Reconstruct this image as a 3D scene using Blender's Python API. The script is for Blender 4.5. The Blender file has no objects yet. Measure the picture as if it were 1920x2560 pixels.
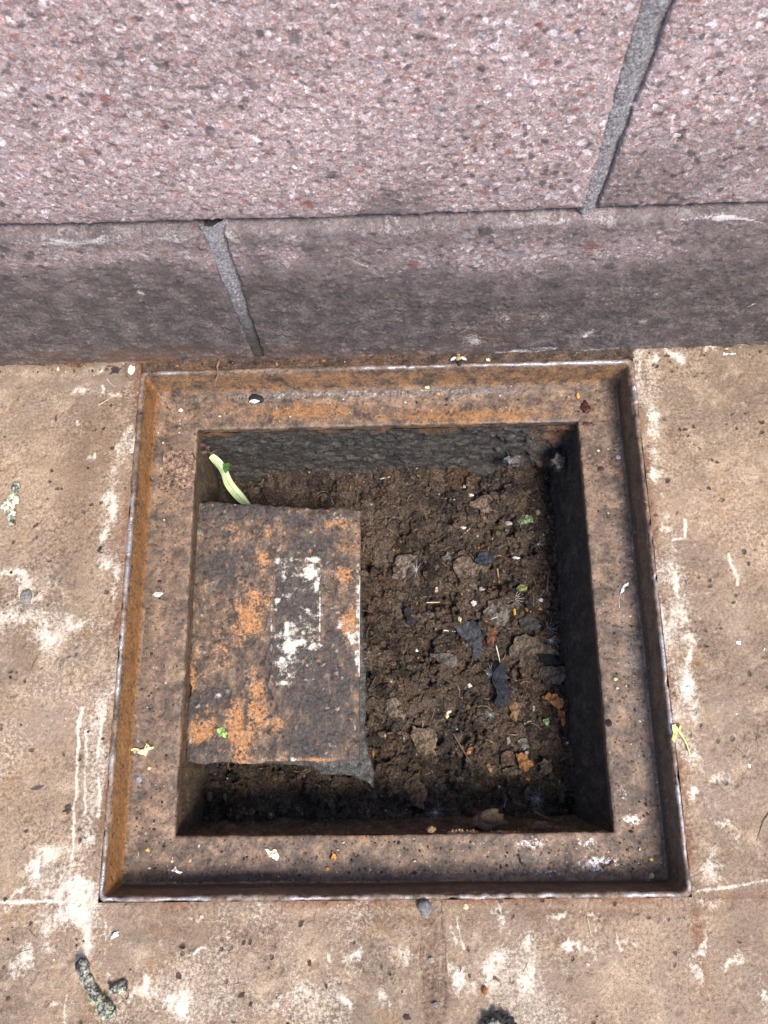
import bpy, bmesh, math, random
import numpy as np
from mathutils import Matrix, Vector, noise as mn

# ------------------------------------------------------------------ camera
sc = bpy.context.scene
COL = sc.collection
PITCH, ROLL, YAW, FPX, CAMH = 0.2966, -0.0995, 0.0826, 2071.0, 0.77
Rcam = Matrix.Rotation(YAW, 3, 'Z') @ Matrix.Rotation(PITCH, 3, 'X') @ Matrix.Rotation(ROLL, 3, 'Z')
cam = bpy.data.cameras.new('camera')
camo = bpy.data.objects.new('camera', cam)
COL.objects.link(camo)
camo.matrix_world = Matrix.Translation((0, 0, CAMH)) @ Rcam.to_4x4()
cam.sensor_fit = 'VERTICAL'
cam.lens = 4.25
cam.sensor_height = 4.25 * 2560 / FPX
cam.sensor_width = cam.sensor_height * .75
cam.clip_start = 0.01
cam.clip_end = 300
cam.dof.use_dof = True
cam.dof.focus_distance = 0.80
cam.dof.aperture_fstop = 2.0
sc.camera = camo

# ------------------------------------------------------------------ light
SUN_AZ, SUN_EL = -52.0, 59.0          # azimuth from +x towards +y, elevation
world = bpy.data.worlds.new('World')
sc.world = world
world.use_nodes = True
wn = world.node_tree
bg = wn.nodes['Background']
sky = wn.nodes.new('ShaderNodeTexSky')
sky.sky_type = 'NISHITA'
sky.sun_disc = False
sky.sun_elevation = math.radians(SUN_EL)
sky.sun_rotation = math.radians(90 - SUN_AZ)
wn.links.new(sky.outputs[0], bg.inputs[0])
bg.inputs[1].default_value = 0.13
sl = bpy.data.lights.new('sun', 'SUN')
sl.energy = 2.7
sl.angle = math.radians(20)
sl.color = (1.0, 0.93, 0.83)
so = bpy.data.objects.new('sun', sl)
COL.objects.link(so)
ca, sa = math.radians(SUN_AZ), math.radians(SUN_EL)
SUNDIR = Vector((math.cos(ca) * math.cos(sa), math.sin(ca) * math.cos(sa), math.sin(sa)))
so.rotation_euler = SUNDIR.to_track_quat('Z', 'Y').to_euler()
vs = sc.view_settings
vs.view_transform = 'Standard'
vs.look = 'None'
vs.gamma = 1
vs.exposure = 0.9
vs.use_curve_mapping = False

# ------------------------------------------------------------------ numpy noise
rng = np.random.default_rng(7)
random.seed(7)


def _h(ix, iy, iz, seed):
    n = (ix.astype(np.int64) * 374761393 + iy.astype(np.int64) * 668265263 + iz.astype(np.int64) * 2147483647 + seed * 974634) & 0xffffffff
    n = ((n ^ (n >> 13)) * 1274126177) & 0xffffffff
    n = ((n ^ (n >> 16)) * 2246822519) & 0xffffffff
    return ((n ^ (n >> 15)) & 0xffffff) / float(0xffffff)


def vnoise(x, y, z=None, seed=0):
    """smooth value noise, 0..1"""
    ix, iy = np.floor(x), np.floor(y)
    fx, fy = x - ix, y - iy
    fx, fy = fx * fx * fx * (fx * (fx * 6 - 15) + 10), fy * fy * fy * (fy * (fy * 6 - 15) + 10)
    if z is None:
        q = np.zeros_like(ix)
        a, b, c, d = _h(ix, iy, q, seed), _h(ix + 1, iy, q, seed), _h(ix, iy + 1, q, seed), _h(ix + 1, iy + 1, q, seed)
        return (a + (b - a) * fx) * (1 - fy) + (c + (d - c) * fx) * fy
    iz = np.floor(z)
    fz = z - iz
    fz = fz * fz * (3 - 2 * fz)
    r = []
    for k in (0, 1):
        a, b, c, d = _h(ix, iy, iz + k, seed), _h(ix + 1, iy, iz + k, seed), _h(ix, iy + 1, iz + k, seed), _h(ix + 1, iy + 1, iz + k, seed)
        r.append((a + (b - a) * fx) * (1 - fy) + (c + (d - c) * fx) * fy)
    return r[0] + (r[1] - r[0]) * fz


def fbm(x, y, z=None, o=4, seed=0, g=.5):
    s, a, t = 0, 1, 0
    c, sn = math.cos(.6), math.sin(.6)
    for i in range(o):
        s = s + a * vnoise(x, y, z, seed + i * 17)
        t += a
        a *= g
        x, y = (c * x - sn * y) * 2.03 + 3.1, (sn * x + c * y) * 2.03 + 1.7
        if z is not None:
            z = z * 2.03 + .9
    return s / t


def worley(x, y, seed=0):
    """F1, F2, id of the nearest feature point"""
    ix, iy = np.floor(x), np.floor(y)
    f1 = np.full(x.shape, 9.)
    f2 = np.full(x.shape, 9.)
    idn = np.zeros(x.shape)
    q = np.zeros_like(ix)
    for dx in (-1, 0, 1):
        for dy in (-1, 0, 1):
            cx, cy = ix + dx, iy + dy
            d = np.hypot(cx + _h(cx, cy, q, seed) - x, cy + _h(cx, cy, q, seed + 5) - y)
            r = _h(cx, cy, q, seed + 9)
            m = d < f1
            f2 = np.where(m, f1, np.minimum(f2, d))
            idn = np.where(m, r, idn)
            f1 = np.where(m, d, f1)
    return f1, f2, idn


def sstep(a, b, v):
    t = np.clip((v - a) / (b - a), 0, 1)
    return t * t * (3 - 2 * t)


# ------------------------------------------------------------------ photo pixel -> point on a plane
Rn = np.array(Rcam)


def ray(px, py):
    d = Rn @ np.array([(px - 960) / FPX, (1280 - py) / FPX, -1.0])
    return d


def at(px, py, z=0.0):
    d = ray(px, py)
    t = (z - CAMH) / d[2]
    return Vector((d[0] * t, d[1] * t, z))


def at_wall(px, py, y):
    d = ray(px, py)
    t = y / d[1]
    return Vector((d[0] * t, y, CAMH + d[2] * t))


def blobs(X, Y, lst, z=0.0, fn=None):
    """soft elliptical patches given as (px, py, rx, ry[, strength]) in photo pixels"""
    m = np.zeros_like(X)
    fn = fn or (lambda a, b: at(a, b, z)[:2])
    for b in lst:
        c = np.array(fn(b[0], b[1]))
        s = np.linalg.norm(np.array(fn(b[0] + 10, b[1])) - c) / 10
        s2 = np.linalg.norm(np.array(fn(b[0], b[1] + 10)) - c) / 10
        k = b[4] if len(b) > 4 else 1.0
        dx, dy = (X - c[0]) / (b[2] * s), (Y - c[1]) / (b[3] * s2)
        m = np.maximum(m, k * np.exp(-.8 * (dx * dx + dy * dy)))
    return m


def strokes(X, Y, lst, z=0.0, fn=None):
    """lines given as (width, [(px, py), ...][, strength])"""
    m = np.zeros_like(X)
    fn = fn or (lambda a, b: at(a, b, z)[:2])
    for st in lst:
        P = [np.array(fn(*p)) for p in st[1]]
        s = np.linalg.norm(np.array(fn(st[1][0][0] + 10, st[1][0][1])) - P[0]) / 10
        w = st[0] * s
        for a, b in zip(P[:-1], P[1:]):
            ab = b - a
            t = np.clip(((X - a[0]) * ab[0] + (Y - a[1]) * ab[1]) / (ab @ ab), 0, 1)
            d2 = (X - a[0] - t * ab[0]) ** 2 + (Y - a[1] - t * ab[1]) ** 2
            m = np.maximum(m, (st[2] if len(st) > 2 else 1.) * np.exp(-.8 * d2 / (w * w)))
    return m


# ------------------------------------------------------------------ mesh helpers
def quads_mesh(name, V, F, mat=None, attrs=None, smooth=True):
    me = bpy.data.meshes.new(name)
    V = np.ascontiguousarray(V, dtype=np.float32)
    F = np.ascontiguousarray(F, dtype=np.int32)
    nf, k = F.shape
    me.vertices.add(len(V))
    me.vertices.foreach_set('co', V.ravel())
    me.loops.add(nf * k)
    me.loops.foreach_set('vertex_index', F.ravel())
    me.polygons.add(nf)
    me.polygons.foreach_set('loop_start', np.arange(0, nf * k, k, dtype=np.int32))
    me.polygons.foreach_set('use_smooth', np.full(nf, smooth))
    me.update(calc_edges=True)
    for an, av in (attrs or {}).items():
        me.attributes.new(an, 'FLOAT', 'POINT').data.foreach_set('value', np.ascontiguousarray(av, dtype=np.float32).ravel())
    me.validate()
    if mat:
        me.materials.append(mat)
    return me


def grid_faces(nu, nv, wrap=False, flip=False):
    i = np.arange(nu if wrap else nu - 1)[:, None]
    j = np.arange(nv - 1)[None, :]
    i2 = (i + 1) % nu
    f = np.stack([i * nv + j, i2 * nv + j, i2 * nv + j + 1, i * nv + j + 1], -1).reshape(-1, 4)
    return f[:, ::-1] if flip else f


def link(name, me, parent=None, **props):
    o = bpy.data.objects.new(name, me)
    COL.objects.link(o)
    if parent is not None:
        o.parent = parent
    for k, v in props.items():
        o[k] = v
    return o


def axis(lo, hi, dlo, dhi, step, grow=1.35):
    """coordinates dense in dlo..dhi, growing outside"""
    a, b = max(lo, dlo), min(hi, dhi)
    if a >= b:
        n = max(2, int((hi - lo) / .05) + 1)
        return np.linspace(lo, hi, n)
    core = list(np.linspace(a, b, max(2, int(round((b - a) / step)) + 1)))
    s, x, L = step, a, []
    while x - s * grow > lo + step:
        s *= grow
        x -= s
        L.append(x)
    if a > lo:
        L.append(lo)
    s, x, Rr = step, b, []
    while x + s * grow < hi - step:
        s *= grow
        x += s
        Rr.append(x)
    if b < hi:
        Rr.append(hi)
    return np.array(L[::-1] + core + Rr)


# ------------------------------------------------------------------ materials
class NT:
    def __init__(s, name):
        s.m = bpy.data.materials.new(name)
        s.m.use_nodes = True
        s.t = s.m.node_tree
        s.b = s.t.nodes['Principled BSDF']
        s.geo = s.t.nodes.new('ShaderNodeNewGeometry')
        s.tc = s.t.nodes.new('ShaderNodeTexCoord')
        s.pos = s.tc.outputs['Object']

    def put(s, sock, v):
        if isinstance(v, bpy.types.NodeSocket):
            s.t.links.new(v, sock)
        elif v is not None:
            if sock.type == 'RGBA' and len(v) == 3:
                v = (*v, 1)
            sock.default_value = v

    def noise(s, scale, detail=3, rough=.55, vec=None, dist=0., off=None):
        n = s.t.nodes.new('ShaderNodeTexNoise')
        v = vec or s.pos
        if off:
            v = s.vadd(v, off)
        s.put(n.inputs['Vector'], v)
        s.put(n.inputs['Scale'], scale)
        s.put(n.inputs['Detail'], detail)
        s.put(n.inputs['Roughness'], rough)
        s.put(n.inputs['Distortion'], dist)
        return n.outputs['Fac']

    def vor(s, scale, vec=None, feature='F1', rnd=1.):
        n = s.t.nodes.new('ShaderNodeTexVoronoi')
        n.feature = feature
        s.put(n.inputs['Vector'], vec or s.pos)
        s.put(n.inputs['Scale'], scale)
        s.put(n.inputs['Randomness'], rnd)
        return n

    def vadd(s, v, off):
        n = s.t.nodes.new('ShaderNodeVectorMath')
        s.put(n.inputs[0], v)
        s.put(n.inputs[1], off)
        return n.outputs[0]

    def vscale(s, v, k):
        n = s.t.nodes.new('ShaderNodeVectorMath')
        n.operation = 'MULTIPLY'
        s.put(n.inputs[0], v)
        s.put(n.inputs[1], k)
        return n.outputs[0]

    def warp(s, amount, scale):
        n = s.t.nodes.new('ShaderNodeTexNoise')
        s.put(n.inputs['Vector'], s.pos)
        s.put(n.inputs['Scale'], scale)
        s.put(n.inputs['Detail'], 2)
        a = s.vadd(n.outputs['Color'], (-.5, -.5, -.5))
        return s.vadd(s.pos, s.vscale(a, (amount,) * 3))

    def ramp(s, fac, stops, const=False):
        n = s.t.nodes.new('ShaderNodeValToRGB')
        cr = n.color_ramp
        cr.interpolation = 'CONSTANT' if const else 'LINEAR'
        while len(cr.elements) < len(stops):
            cr.elements.new(.5)
        for e, (p, c) in zip(cr.elements, stops):
            e.position = p
            e.color = (c, c, c, 1) if isinstance(c, (int, float)) else (*c, 1)
        s.put(n.inputs[0], fac)
        return n.outputs[0]

    def mix(s, fac, a, b, mode='MIX'):
        n = s.t.nodes.new('ShaderNodeMix')
        n.data_type = 'RGBA'
        n.blend_type = mode
        s.put(n.inputs[0], fac)
        s.put(n.inputs[6], a)
        s.put(n.inputs[7], b)
        return n.outputs[2]

    def math(s, op, a, b=None, clamp=False):
        n = s.t.nodes.new('ShaderNodeMath')
        n.operation = op
        n.use_clamp = clamp
        s.put(n.inputs[0], a)
        s.put(n.inputs[1], b)
        return n.outputs[0]

    def step(s, v, lo, hi):
        n = s.t.nodes.new('ShaderNodeMapRange')
        n.interpolation_type = 'SMOOTHSTEP'
        s.put(n.inputs[0], v)
        s.put(n.inputs[1], lo)
        s.put(n.inputs[2], hi)
        return n.outputs[0]

    def attr(s, name):
        n = s.t.nodes.new('ShaderNodeAttribute')
        n.attribute_name = name
        return n.outputs['Fac']

    def bump(s, h, strength=.5, dist=.001, nrm=None):
        n = s.t.nodes.new('ShaderNodeBump')
        s.put(n.inputs['Height'], h)
        n.inputs['Strength'].default_value = strength
        n.inputs['Distance'].default_value = dist
        if nrm:
            s.put(n.inputs['Normal'], nrm)
        return n.outputs[0]

    def out(s, col, rough=.9, nrm=None, metal=0., spec=.3):
        s.put(s.b.inputs['Base Color'], col)
        s.put(s.b.inputs['Roughness'], rough)
        s.put(s.b.inputs['Metallic'], metal)
        s.put(s.b.inputs['Specular IOR Level'], spec)
        if nrm:
            s.put(s.b.inputs['Normal'], nrm)
        return s.m


def m_paving():
    n = NT('stained_concrete')
    big = n.noise(7, 4, .6)
    mid = n.noise(38, 5, .62, dist=.4)
    fine = n.noise(330, 4, .65)
    grain = n.noise(1100, 2, .6)
    c = n.mix(n.step(big, .36, .66), (.225, .16, .112), (.385, .272, .188))
    c = n.mix(n.math('MULTIPLY', n.step(mid, .47, .72), .75), c, (.50, .375, .265))
    c = n.mix(n.math('MULTIPLY', n.step(n.noise(16, 4, .6, off=(3, 1, 2)), .52, .70), .55), c, (.30, .225, .17))
    c = n.mix(n.math('MULTIPLY', n.step(n.noise(21, 4, .6, off=(9, 4, 2)), .56, .74), .55), c, (.36, .205, .095))
    c = n.mix(n.math('MULTIPLY', n.attr('stain'), .8), c, (.13, .075, .048))
    c = n.mix(n.math('MULTIPLY', n.attr('rust'), .8), c, (.19, .075, .036))
    # grain and open pores
    c = n.mix(n.ramp(n.noise(12, 4, .65, off=(6, 6, 6)), [(.36, .2), (.66, .85)]), c, n.ramp(fine, [(.35, .38), (.5, .98), (.66, 1.45)]), 'MULTIPLY')
    c = n.mix(.55, c, n.ramp(grain, [(.35, .5), (.5, 1.), (.64, 1.45)]), 'MULTIPLY')
    wp = n.warp(.012, 60)
    vd = n.vor(95, wp)
    pore = n.math('MULTIPLY', n.step(vd.outputs['Distance'], .26, .12), n.step(n.noise(30, 2, off=(5, 5, 5)), .5, .6))
    c = n.mix(n.math('MULTIPLY', pore, .8), c, (.035, .024, .018))
    vs_ = n.vor(310, n.warp(.006, 150))
    spk = n.math('MULTIPLY', n.step(vs_.outputs['Distance'], .28, .14), n.step(n.noise(45, 2, off=(2, 8, 1)), .55, .66))
    ck = n.vor(42, n.warp(.010, 45), 'DISTANCE_TO_EDGE')
    crack = n.math('MULTIPLY', n.step(ck.outputs['Distance'], .018, .004), n.step(n.noise(19, 3, .6, off=(8, 8, 1)), .60, .72))
    c = n.mix(n.math('MULTIPLY', crack, .5), c, (.06, .04, .028))
    c = n.mix(n.math('MULTIPLY', n.step(n.noise(9, 5, .66, off=(1, 5, 9)), .48, .7), .6), c, (.27, .205, .16))
    c = n.mix(n.math('MULTIPLY', n.step(n.noise(130, 5, .7, off=(1, 5, 4)), .56, .74), .6), c, (.60, .49, .37))
    c = n.mix(n.math('MULTIPLY', spk, .7), c, (.05, .032, .022))
    # lime bloom: mask broken up by grain
    w = n.math('ADD', n.attr('white'), n.math('MULTIPLY', n.math('SUBTRACT', fine, .5), 1.5))
    w = n.math('ADD', w, n.math('MULTIPLY', n.math('SUBTRACT', grain, .5), .9))
    w = n.step(w, .20, 1.02)
    c = n.mix(n.math('MULTIPLY', w, .92), c, n.mix(mid, (.86, .80, .70), (.62, .50, .38)))
    h = n.math('ADD', n.math('MULTIPLY', fine, 1.2), n.math('MULTIPLY', grain, .5))
    h = n.math('SUBTRACT', h, n.math('MULTIPLY', n.math('MAXIMUM', pore, crack), 1.6))
    return n.out(c, n.ramp(fine, [(.3, .95), (.7, .75)]), n.bump(h, .75, .0016))


def m_wall():
    n = NT('exposed_aggregate_concrete')

    def sep(v):
        q = n.t.nodes.new('ShaderNodeSeparateColor')
        n.put(q.inputs[0], v.outputs['Color'])
        return q.outputs
    wp = n.warp(.005, 260)
    a = n.vor(390, wp)                    # 2-3 mm grains
    b = n.vor(150, n.warp(.007, 150))     # 6 mm stones
    big = n.vor(62, n.warp(.010, 80))     # the odd 12 mm stone
    d = n.vor(950, wp)                    # sand
    A, B, G, D = sep(a), sep(b), sep(big), sep(d)
    c = n.ramp(A[0], [(0, (.20, .165, .17)), (.08, (.34, .26, .26)), (.30, (.45, .37, .375)), (.50, (.39, .305, .30)),
                      (.64, (.53, .455, .465)), (.82, (.46, .335, .31)), (.91, (.76, .71, .74)), (.955, (.33, .16, .13))], True)
    c = n.mix(.24, c, (.44, .355, .358))
    c = n.mix(1., c, (1.22, 1.17, 1.16), 'MULTIPLY')
    c = n.mix(.7, c, n.ramp(D[1], [(0, .6), (.3, .9), (.6, 1.05), (.85, 1.35), (.95, 1.8)], True), 'MULTIPLY')
    st = n.ramp(B[0], [(0, (.10, .09, .098)), (.22, (.20, .18, .185)), (.42, (.40, .37, .40)), (.62, (.36, .17, .13)), (.72, (.47, .33, .25)), (.80, (.88, .83, .85))], True)
    hit = n.math('MULTIPLY', n.math('GREATER_THAN', B[1], .74), n.step(b.outputs['Distance'], .52, .22))
    c = n.mix(n.math('MULTIPLY', hit, .85), c, st)
    st2 = n.ramp(G[0], [(0, (.09, .08, .09)), (.35, (.17, .15, .16)), (.6, (.34, .12, .09)), (.75, (.42, .38, .42))], True)
    hit = n.math('MULTIPLY', n.math('GREATER_THAN', G[1], .88), n.step(big.outputs['Distance'], .46, .26))
    c = n.mix(n.math('MULTIPLY', hit, .8), c, st2)
    mid = n.noise(15, 5, .62)
    fine = n.noise(420, 4, .65)
    grain = n.noise(1500, 2, .6)
    c = n.mix(.8, c, n.ramp(mid, [(.3, (.70, .66, .64)), (.5, (1., .97, .97)), (.7, (1.22, 1.2, 1.22))]), 'MULTIPLY')
    c = n.mix(.6, c, n.ramp(n.noise(75, 5, .66), [(.3, .72), (.5, 1.), (.7, 1.25)]), 'MULTIPLY')
    c = n.mix(.6, c, n.ramp(grain, [(.35, .5), (.5, 1.), (.64, 1.5)]), 'MULTIPLY')
    # grime film that hides the grains
    g = n.math('ADD', n.attr('dirt'), n.math('MULTIPLY', n.math('SUBTRACT', fine, .5), .6))
    g = n.math('ADD', g, n.math('MULTIPLY', n.math('SUBTRACT', mid, .5), .7))
    g = n.math('MULTIPLY', n.step(g, .05, .85), .95)
    gc = n.mix(n.step(n.noise(48, 5, .65), .38, .68), (.066, .055, .053), (.165, .135, .126))
    gc = n.mix(.8, gc, n.ramp(fine, [(.36, .45), (.5, 1.), (.64, 1.75)]), 'MULTIPLY')
    c = n.mix(g, c, gc)
    c = n.mix(n.math('MULTIPLY', n.math('MULTIPLY', n.attr('rust'), n.step(n.noise(60, 4, .65, vec=n.vscale(n.pos, (.5, 1, 2))), .35, .6)), .85), c, (.20, .10, .052))
    w = n.math('ADD', n.attr('white'), n.math('MULTIPLY', n.math('SUBTRACT', fine, .5), 1.5))
    w = n.math('ADD', w, n.math('MULTIPLY', n.math('SUBTRACT', grain, .5), .9))
    c = n.mix(n.math('MULTIPLY', n.step(w, .28, .95), .85), c, (.72, .65, .64))
    h = n.math('ADD', n.math('MULTIPLY', A[0], .15), n.math('MULTIPLY', fine, 1.5))
    h = n.math('ADD', h, n.math('MULTIPLY', grain, .8))
    return n.out(c, n.ramp(A[1], [(.2, .85), (.8, .55)]), n.bump(h, .8, .0014), spec=.4)


def m_mortar():
    n = NT('grey_mortar')
    f = n.noise(500, 4, .7)
    g = n.noise(1300, 2)
    c = n.ramp(f, [(.34, (.15, .135, .147)), (.5, (.33, .305, .325)), (.66, (.60, .57, .60))])
    c = n.mix(.6, c, n.ramp(g, [(.3, .55), (.5, 1.), (.75, 1.5)]), 'MULTIPLY')
    c = n.mix(n.attr('dirt'), c, (.055, .042, .036))
    return n.out(c, .95, n.bump(n.math('ADD', f, g), .9, .0022))


def rust_base(n, orange_attr=True):
    big = n.noise(14, 4, .6)
    mid = n.noise(66, 6, .72, dist=.4)
    fine = n.noise(350, 5, .72)
    grain = n.noise(1200, 2)
    c = n.ramp(mid, [(.30, (.036, .027, .022)), (.41, (.098, .066, .048)), (.51, (.172, .113, .078)), (.60, (.255, .165, .108)), (.72, (.38, .255, .17))])
    return c, big, mid, fine, grain


def m_frame():
    n = NT('rusted_cast_iron')
    c, big, mid, fine, grain = rust_base(n)
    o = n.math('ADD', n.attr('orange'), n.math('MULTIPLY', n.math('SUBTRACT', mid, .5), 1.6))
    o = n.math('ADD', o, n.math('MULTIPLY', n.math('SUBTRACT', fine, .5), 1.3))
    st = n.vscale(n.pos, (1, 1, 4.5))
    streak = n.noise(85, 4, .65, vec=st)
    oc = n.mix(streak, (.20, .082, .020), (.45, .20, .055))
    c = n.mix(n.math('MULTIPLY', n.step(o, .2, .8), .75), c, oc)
    s = n.math('ADD', n.attr('steel_sheen'), n.math('MULTIPLY', n.math('SUBTRACT', n.noise(30, 5, .65, off=(1, 7, 3)), .5), 1.7))
    s = n.step(s, .25, .85)
    c = n.mix(n.math('MULTIPLY', s, .78), c, n.mix(fine, (.082, .066, .057), (.245, .195, .168)))
    s2 = n.math('ADD', n.attr('silver_sheen'), n.math('MULTIPLY', n.math('SUBTRACT', fine, .5), 1.6))
    s2 = n.step(s2, .3, .6)
    c = n.mix(n.math('MULTIPLY', s2, .85), c, (.50, .45, .44))
    d = n.math('ADD', n.attr('crust_shade'), n.math('MULTIPLY', n.math('SUBTRACT', fine, .5), 1.8))
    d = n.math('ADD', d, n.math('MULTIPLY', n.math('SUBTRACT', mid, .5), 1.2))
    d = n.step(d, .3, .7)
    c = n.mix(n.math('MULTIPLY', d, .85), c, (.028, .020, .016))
    c = n.mix(.6, c, n.ramp(fine, [(.37, .45), (.5, 1.), (.64, 1.5)]), 'MULTIPLY')
    c = n.mix(.5, c, n.ramp(grain, [(.35, .5), (.5, 1.), (.64, 1.5)]), 'MULTIPLY')
    v1 = n.vor(300, n.warp(.004, 220))
    v2 = n.t.nodes.new('ShaderNodeSeparateColor')
    n.put(v2.inputs[0], v1.outputs['Color'])
    pit_ = n.math('MULTIPLY', n.math('GREATER_THAN', v2.outputs[0], .86), n.step(v1.outputs['Distance'], .42, .2))
    c = n.mix(n.math('MULTIPLY', pit_, .7), c, (.025, .018, .015))
    fl = n.math('MULTIPLY', n.math('LESS_THAN', v2.outputs[0], .045), n.step(v1.outputs['Distance'], .3, .16))
    c = n.mix(n.math('MULTIPLY', fl, .8), c, (.50, .40, .30))
    edge = n.attr('worn_glint')
    e = n.step(n.math('ADD', edge, n.math('MULTIPLY', n.math('SUBTRACT', n.noise(28, 4, .65), .54), 3.4)), .5, 1.1)
    c = n.mix(n.math('MULTIPLY', e, .7), c, (.47, .43, .45))
    r = n.math('SUBTRACT', .53, n.math('MULTIPLY', n.math('MAXIMUM', n.math('MAXIMUM', s, e), s2), .30))
    h = n.math('ADD', n.math('MULTIPLY', fine, 1.0), n.math('MULTIPLY', grain, .5))
    h = n.math('ADD', h, n.math('MULTIPLY', d, .8))
    h = n.math('SUBTRACT', h, n.math('MULTIPLY', pit_, .9))
    return n.out(c, r, n.bump(h, n_str(.55), .0011), n.math('MULTIPLY', n.math('MAXIMUM', e, s2), .5), .5)


def n_str(v):
    return v


def m_plate():
    n = NT('flaking_rusted_plate')
    c, big, mid, fine, grain = rust_base(n)
    st = n.vscale(n.pos, (2.2, .9, 1))
    dk = n.noise(58, 6, .74, vec=st, off=(2, 2, 9))
    d = n.math('ADD', n.attr('crust_shade'), n.math('MULTIPLY', n.math('SUBTRACT', dk, .46), 2.6))
    d = n.math('ADD', d, n.math('MULTIPLY', n.math('SUBTRACT', fine, .5), 1.5))
    d = n.step(d, -.08, .32)
    o = n.math('ADD', n.attr('orange'), n.math('MULTIPLY', n.math('SUBTRACT', mid, .5), 1.8))
    o = n.math('ADD', o, n.math('MULTIPLY', n.math('SUBTRACT', fine, .5), 1.6))
    o = n.step(o, .28, .72)
    c = n.mix(n.math('MULTIPLY', o, .8), c, n.mix(fine, (.36, .15, .055), (.60, .30, .13)))
    c = n.mix(n.math('MULTIPLY', n.step(n.noise(120, 5, .7, off=(6, 1, 5)), .54, .66), .6), c, (.40, .31, .24))
    c = n.mix(n.math('MULTIPLY', d, .92), c, n.mix(fine, (.018, .016, .017), (.105, .088, .078)))
    v1 = n.vor(210, n.warp(.006, 200))
    v2 = n.t.nodes.new('ShaderNodeSeparateColor')
    n.put(v2.inputs[0], v1.outputs['Color'])
    c = n.mix(n.math('MULTIPLY', n.math('MULTIPLY', n.math('GREATER_THAN', v2.outputs[0], .8), n.step(v1.outputs['Distance'], .5, .3)), .7), c, n.ramp(v2.outputs[1], [(0, (.02, .018, .02)), (.5, (.05, .04, .036)), (.62, (.38, .18, .075)), (.85, (.42, .35, .29))], True))
    w = n.math('ADD', n.attr('white'), n.math('MULTIPLY', n.math('SUBTRACT', n.noise(150, 5, .7, off=(4, 4, 4)), .5), 2.4))
    w = n.math('ADD', w, n.math('MULTIPLY', n.math('SUBTRACT', grain, .5), .7))
    w = n.step(w, .40, .78)
    c = n.mix(.7, c, n.ramp(fine, [(.37, .4), (.5, 1.), (.64, 1.6)]), 'MULTIPLY')
    c = n.mix(.55, c, n.ramp(grain, [(.35, .5), (.5, 1.), (.64, 1.5)]), 'MULTIPLY')
    c = n.mix(n.math('MULTIPLY', w, .95), c, n.mix(fine, (.90, .86, .78), (.62, .54, .42)))
    h = n.math('ADD', n.math('MULTIPLY', fine, 1.2), n.math('MULTIPLY', mid, 1.6))
    h = n.math('ADD', h, n.math('MULTIPLY', w, .6))
    return n.out(c, n.math('SUBTRACT', .8, n.math('MULTIPLY', d, .2)), n.bump(h, .8, .0016), 0, .45)


def m_soil():
    n = NT('dark_soil')
    big = n.noise(22, 3, .6)
    mid = n.noise(95, 5, .65, dist=.6)
    fine = n.noise(420, 4, .7)
    grain = n.noise(1300, 2)
    c = n.mix(n.step(big, .42, .58), (.034, .024, .017), (.098, .067, .045))
    c = n.mix(n.math('MULTIPLY', n.step(mid, .5, .68), .7), c, (.135, .097, .070))
    c = n.mix(n.math('MULTIPLY', n.step(n.noise(60, 4, .6, off=(7, 3, 1)), .56, .66), .75), c, (.030, .029, .033))
    c = n.mix(n.attr('hue'), c, n.ramp(n.attr('hue2'), [(0, (.028, .027, .029)), (.3, (.075, .055, .042)), (.6, (.125, .088, .062)), (.85, (.155, .118, .092)), (1, (.095, .048, .028))]))
    c = n.mix(.75, c, n.ramp(fine, [(.37, .25), (.5, 1.), (.64, 2.0)]), 'MULTIPLY')
    c = n.mix(.7, c, n.ramp(grain, [(.35, .4), (.5, 1.), (.64, 1.8)]), 'MULTIPLY')
    v = n.vor(240, n.warp(.004, 200))
    sp = n.t.nodes.new('ShaderNodeSeparateColor')
    n.put(sp.inputs[0], v.outputs['Color'])
    lit = n.math('MULTIPLY', n.math('GREATER_THAN', sp.outputs[0], .965), n.step(v.outputs['Distance'], .34, .22))
    c = n.mix(lit, c, n.ramp(sp.outputs[1], [(0, (.5, .45, .38)), (.4, (.42, .20, .07)), (.7, (.25, .22, .2))], True))
    h = n.math('ADD', n.math('MULTIPLY', fine, 1.6), n.math('MULTIPLY', grain, .6))
    return n.out(c, .95, n.bump(h, .9, .0022), 0, .25)


def m_pitwall(name, cols, aniso=(1, 1, 1), rough=.85):
    n = NT(name)
    p = n.vscale(n.pos, aniso)
    mid = n.noise(70, 5, .65, vec=p, dist=.5)
    fine = n.noise(420, 4, .7, vec=p)
    c = n.ramp(mid, [(.3, cols[0]), (.5, cols[1]), (.72, cols[2])])
    c = n.mix(n.attr('rust'), c, (.19, .085, .035))
    c = n.mix(.75, c, n.ramp(fine, [(.37, .4), (.5, 1.), (.64, 1.7)]), 'MULTIPLY')
    return n.out(c, rough, n.bump(n.math('ADD', mid, fine), .8, .002), 0, .35)


_MATS = {}


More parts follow.
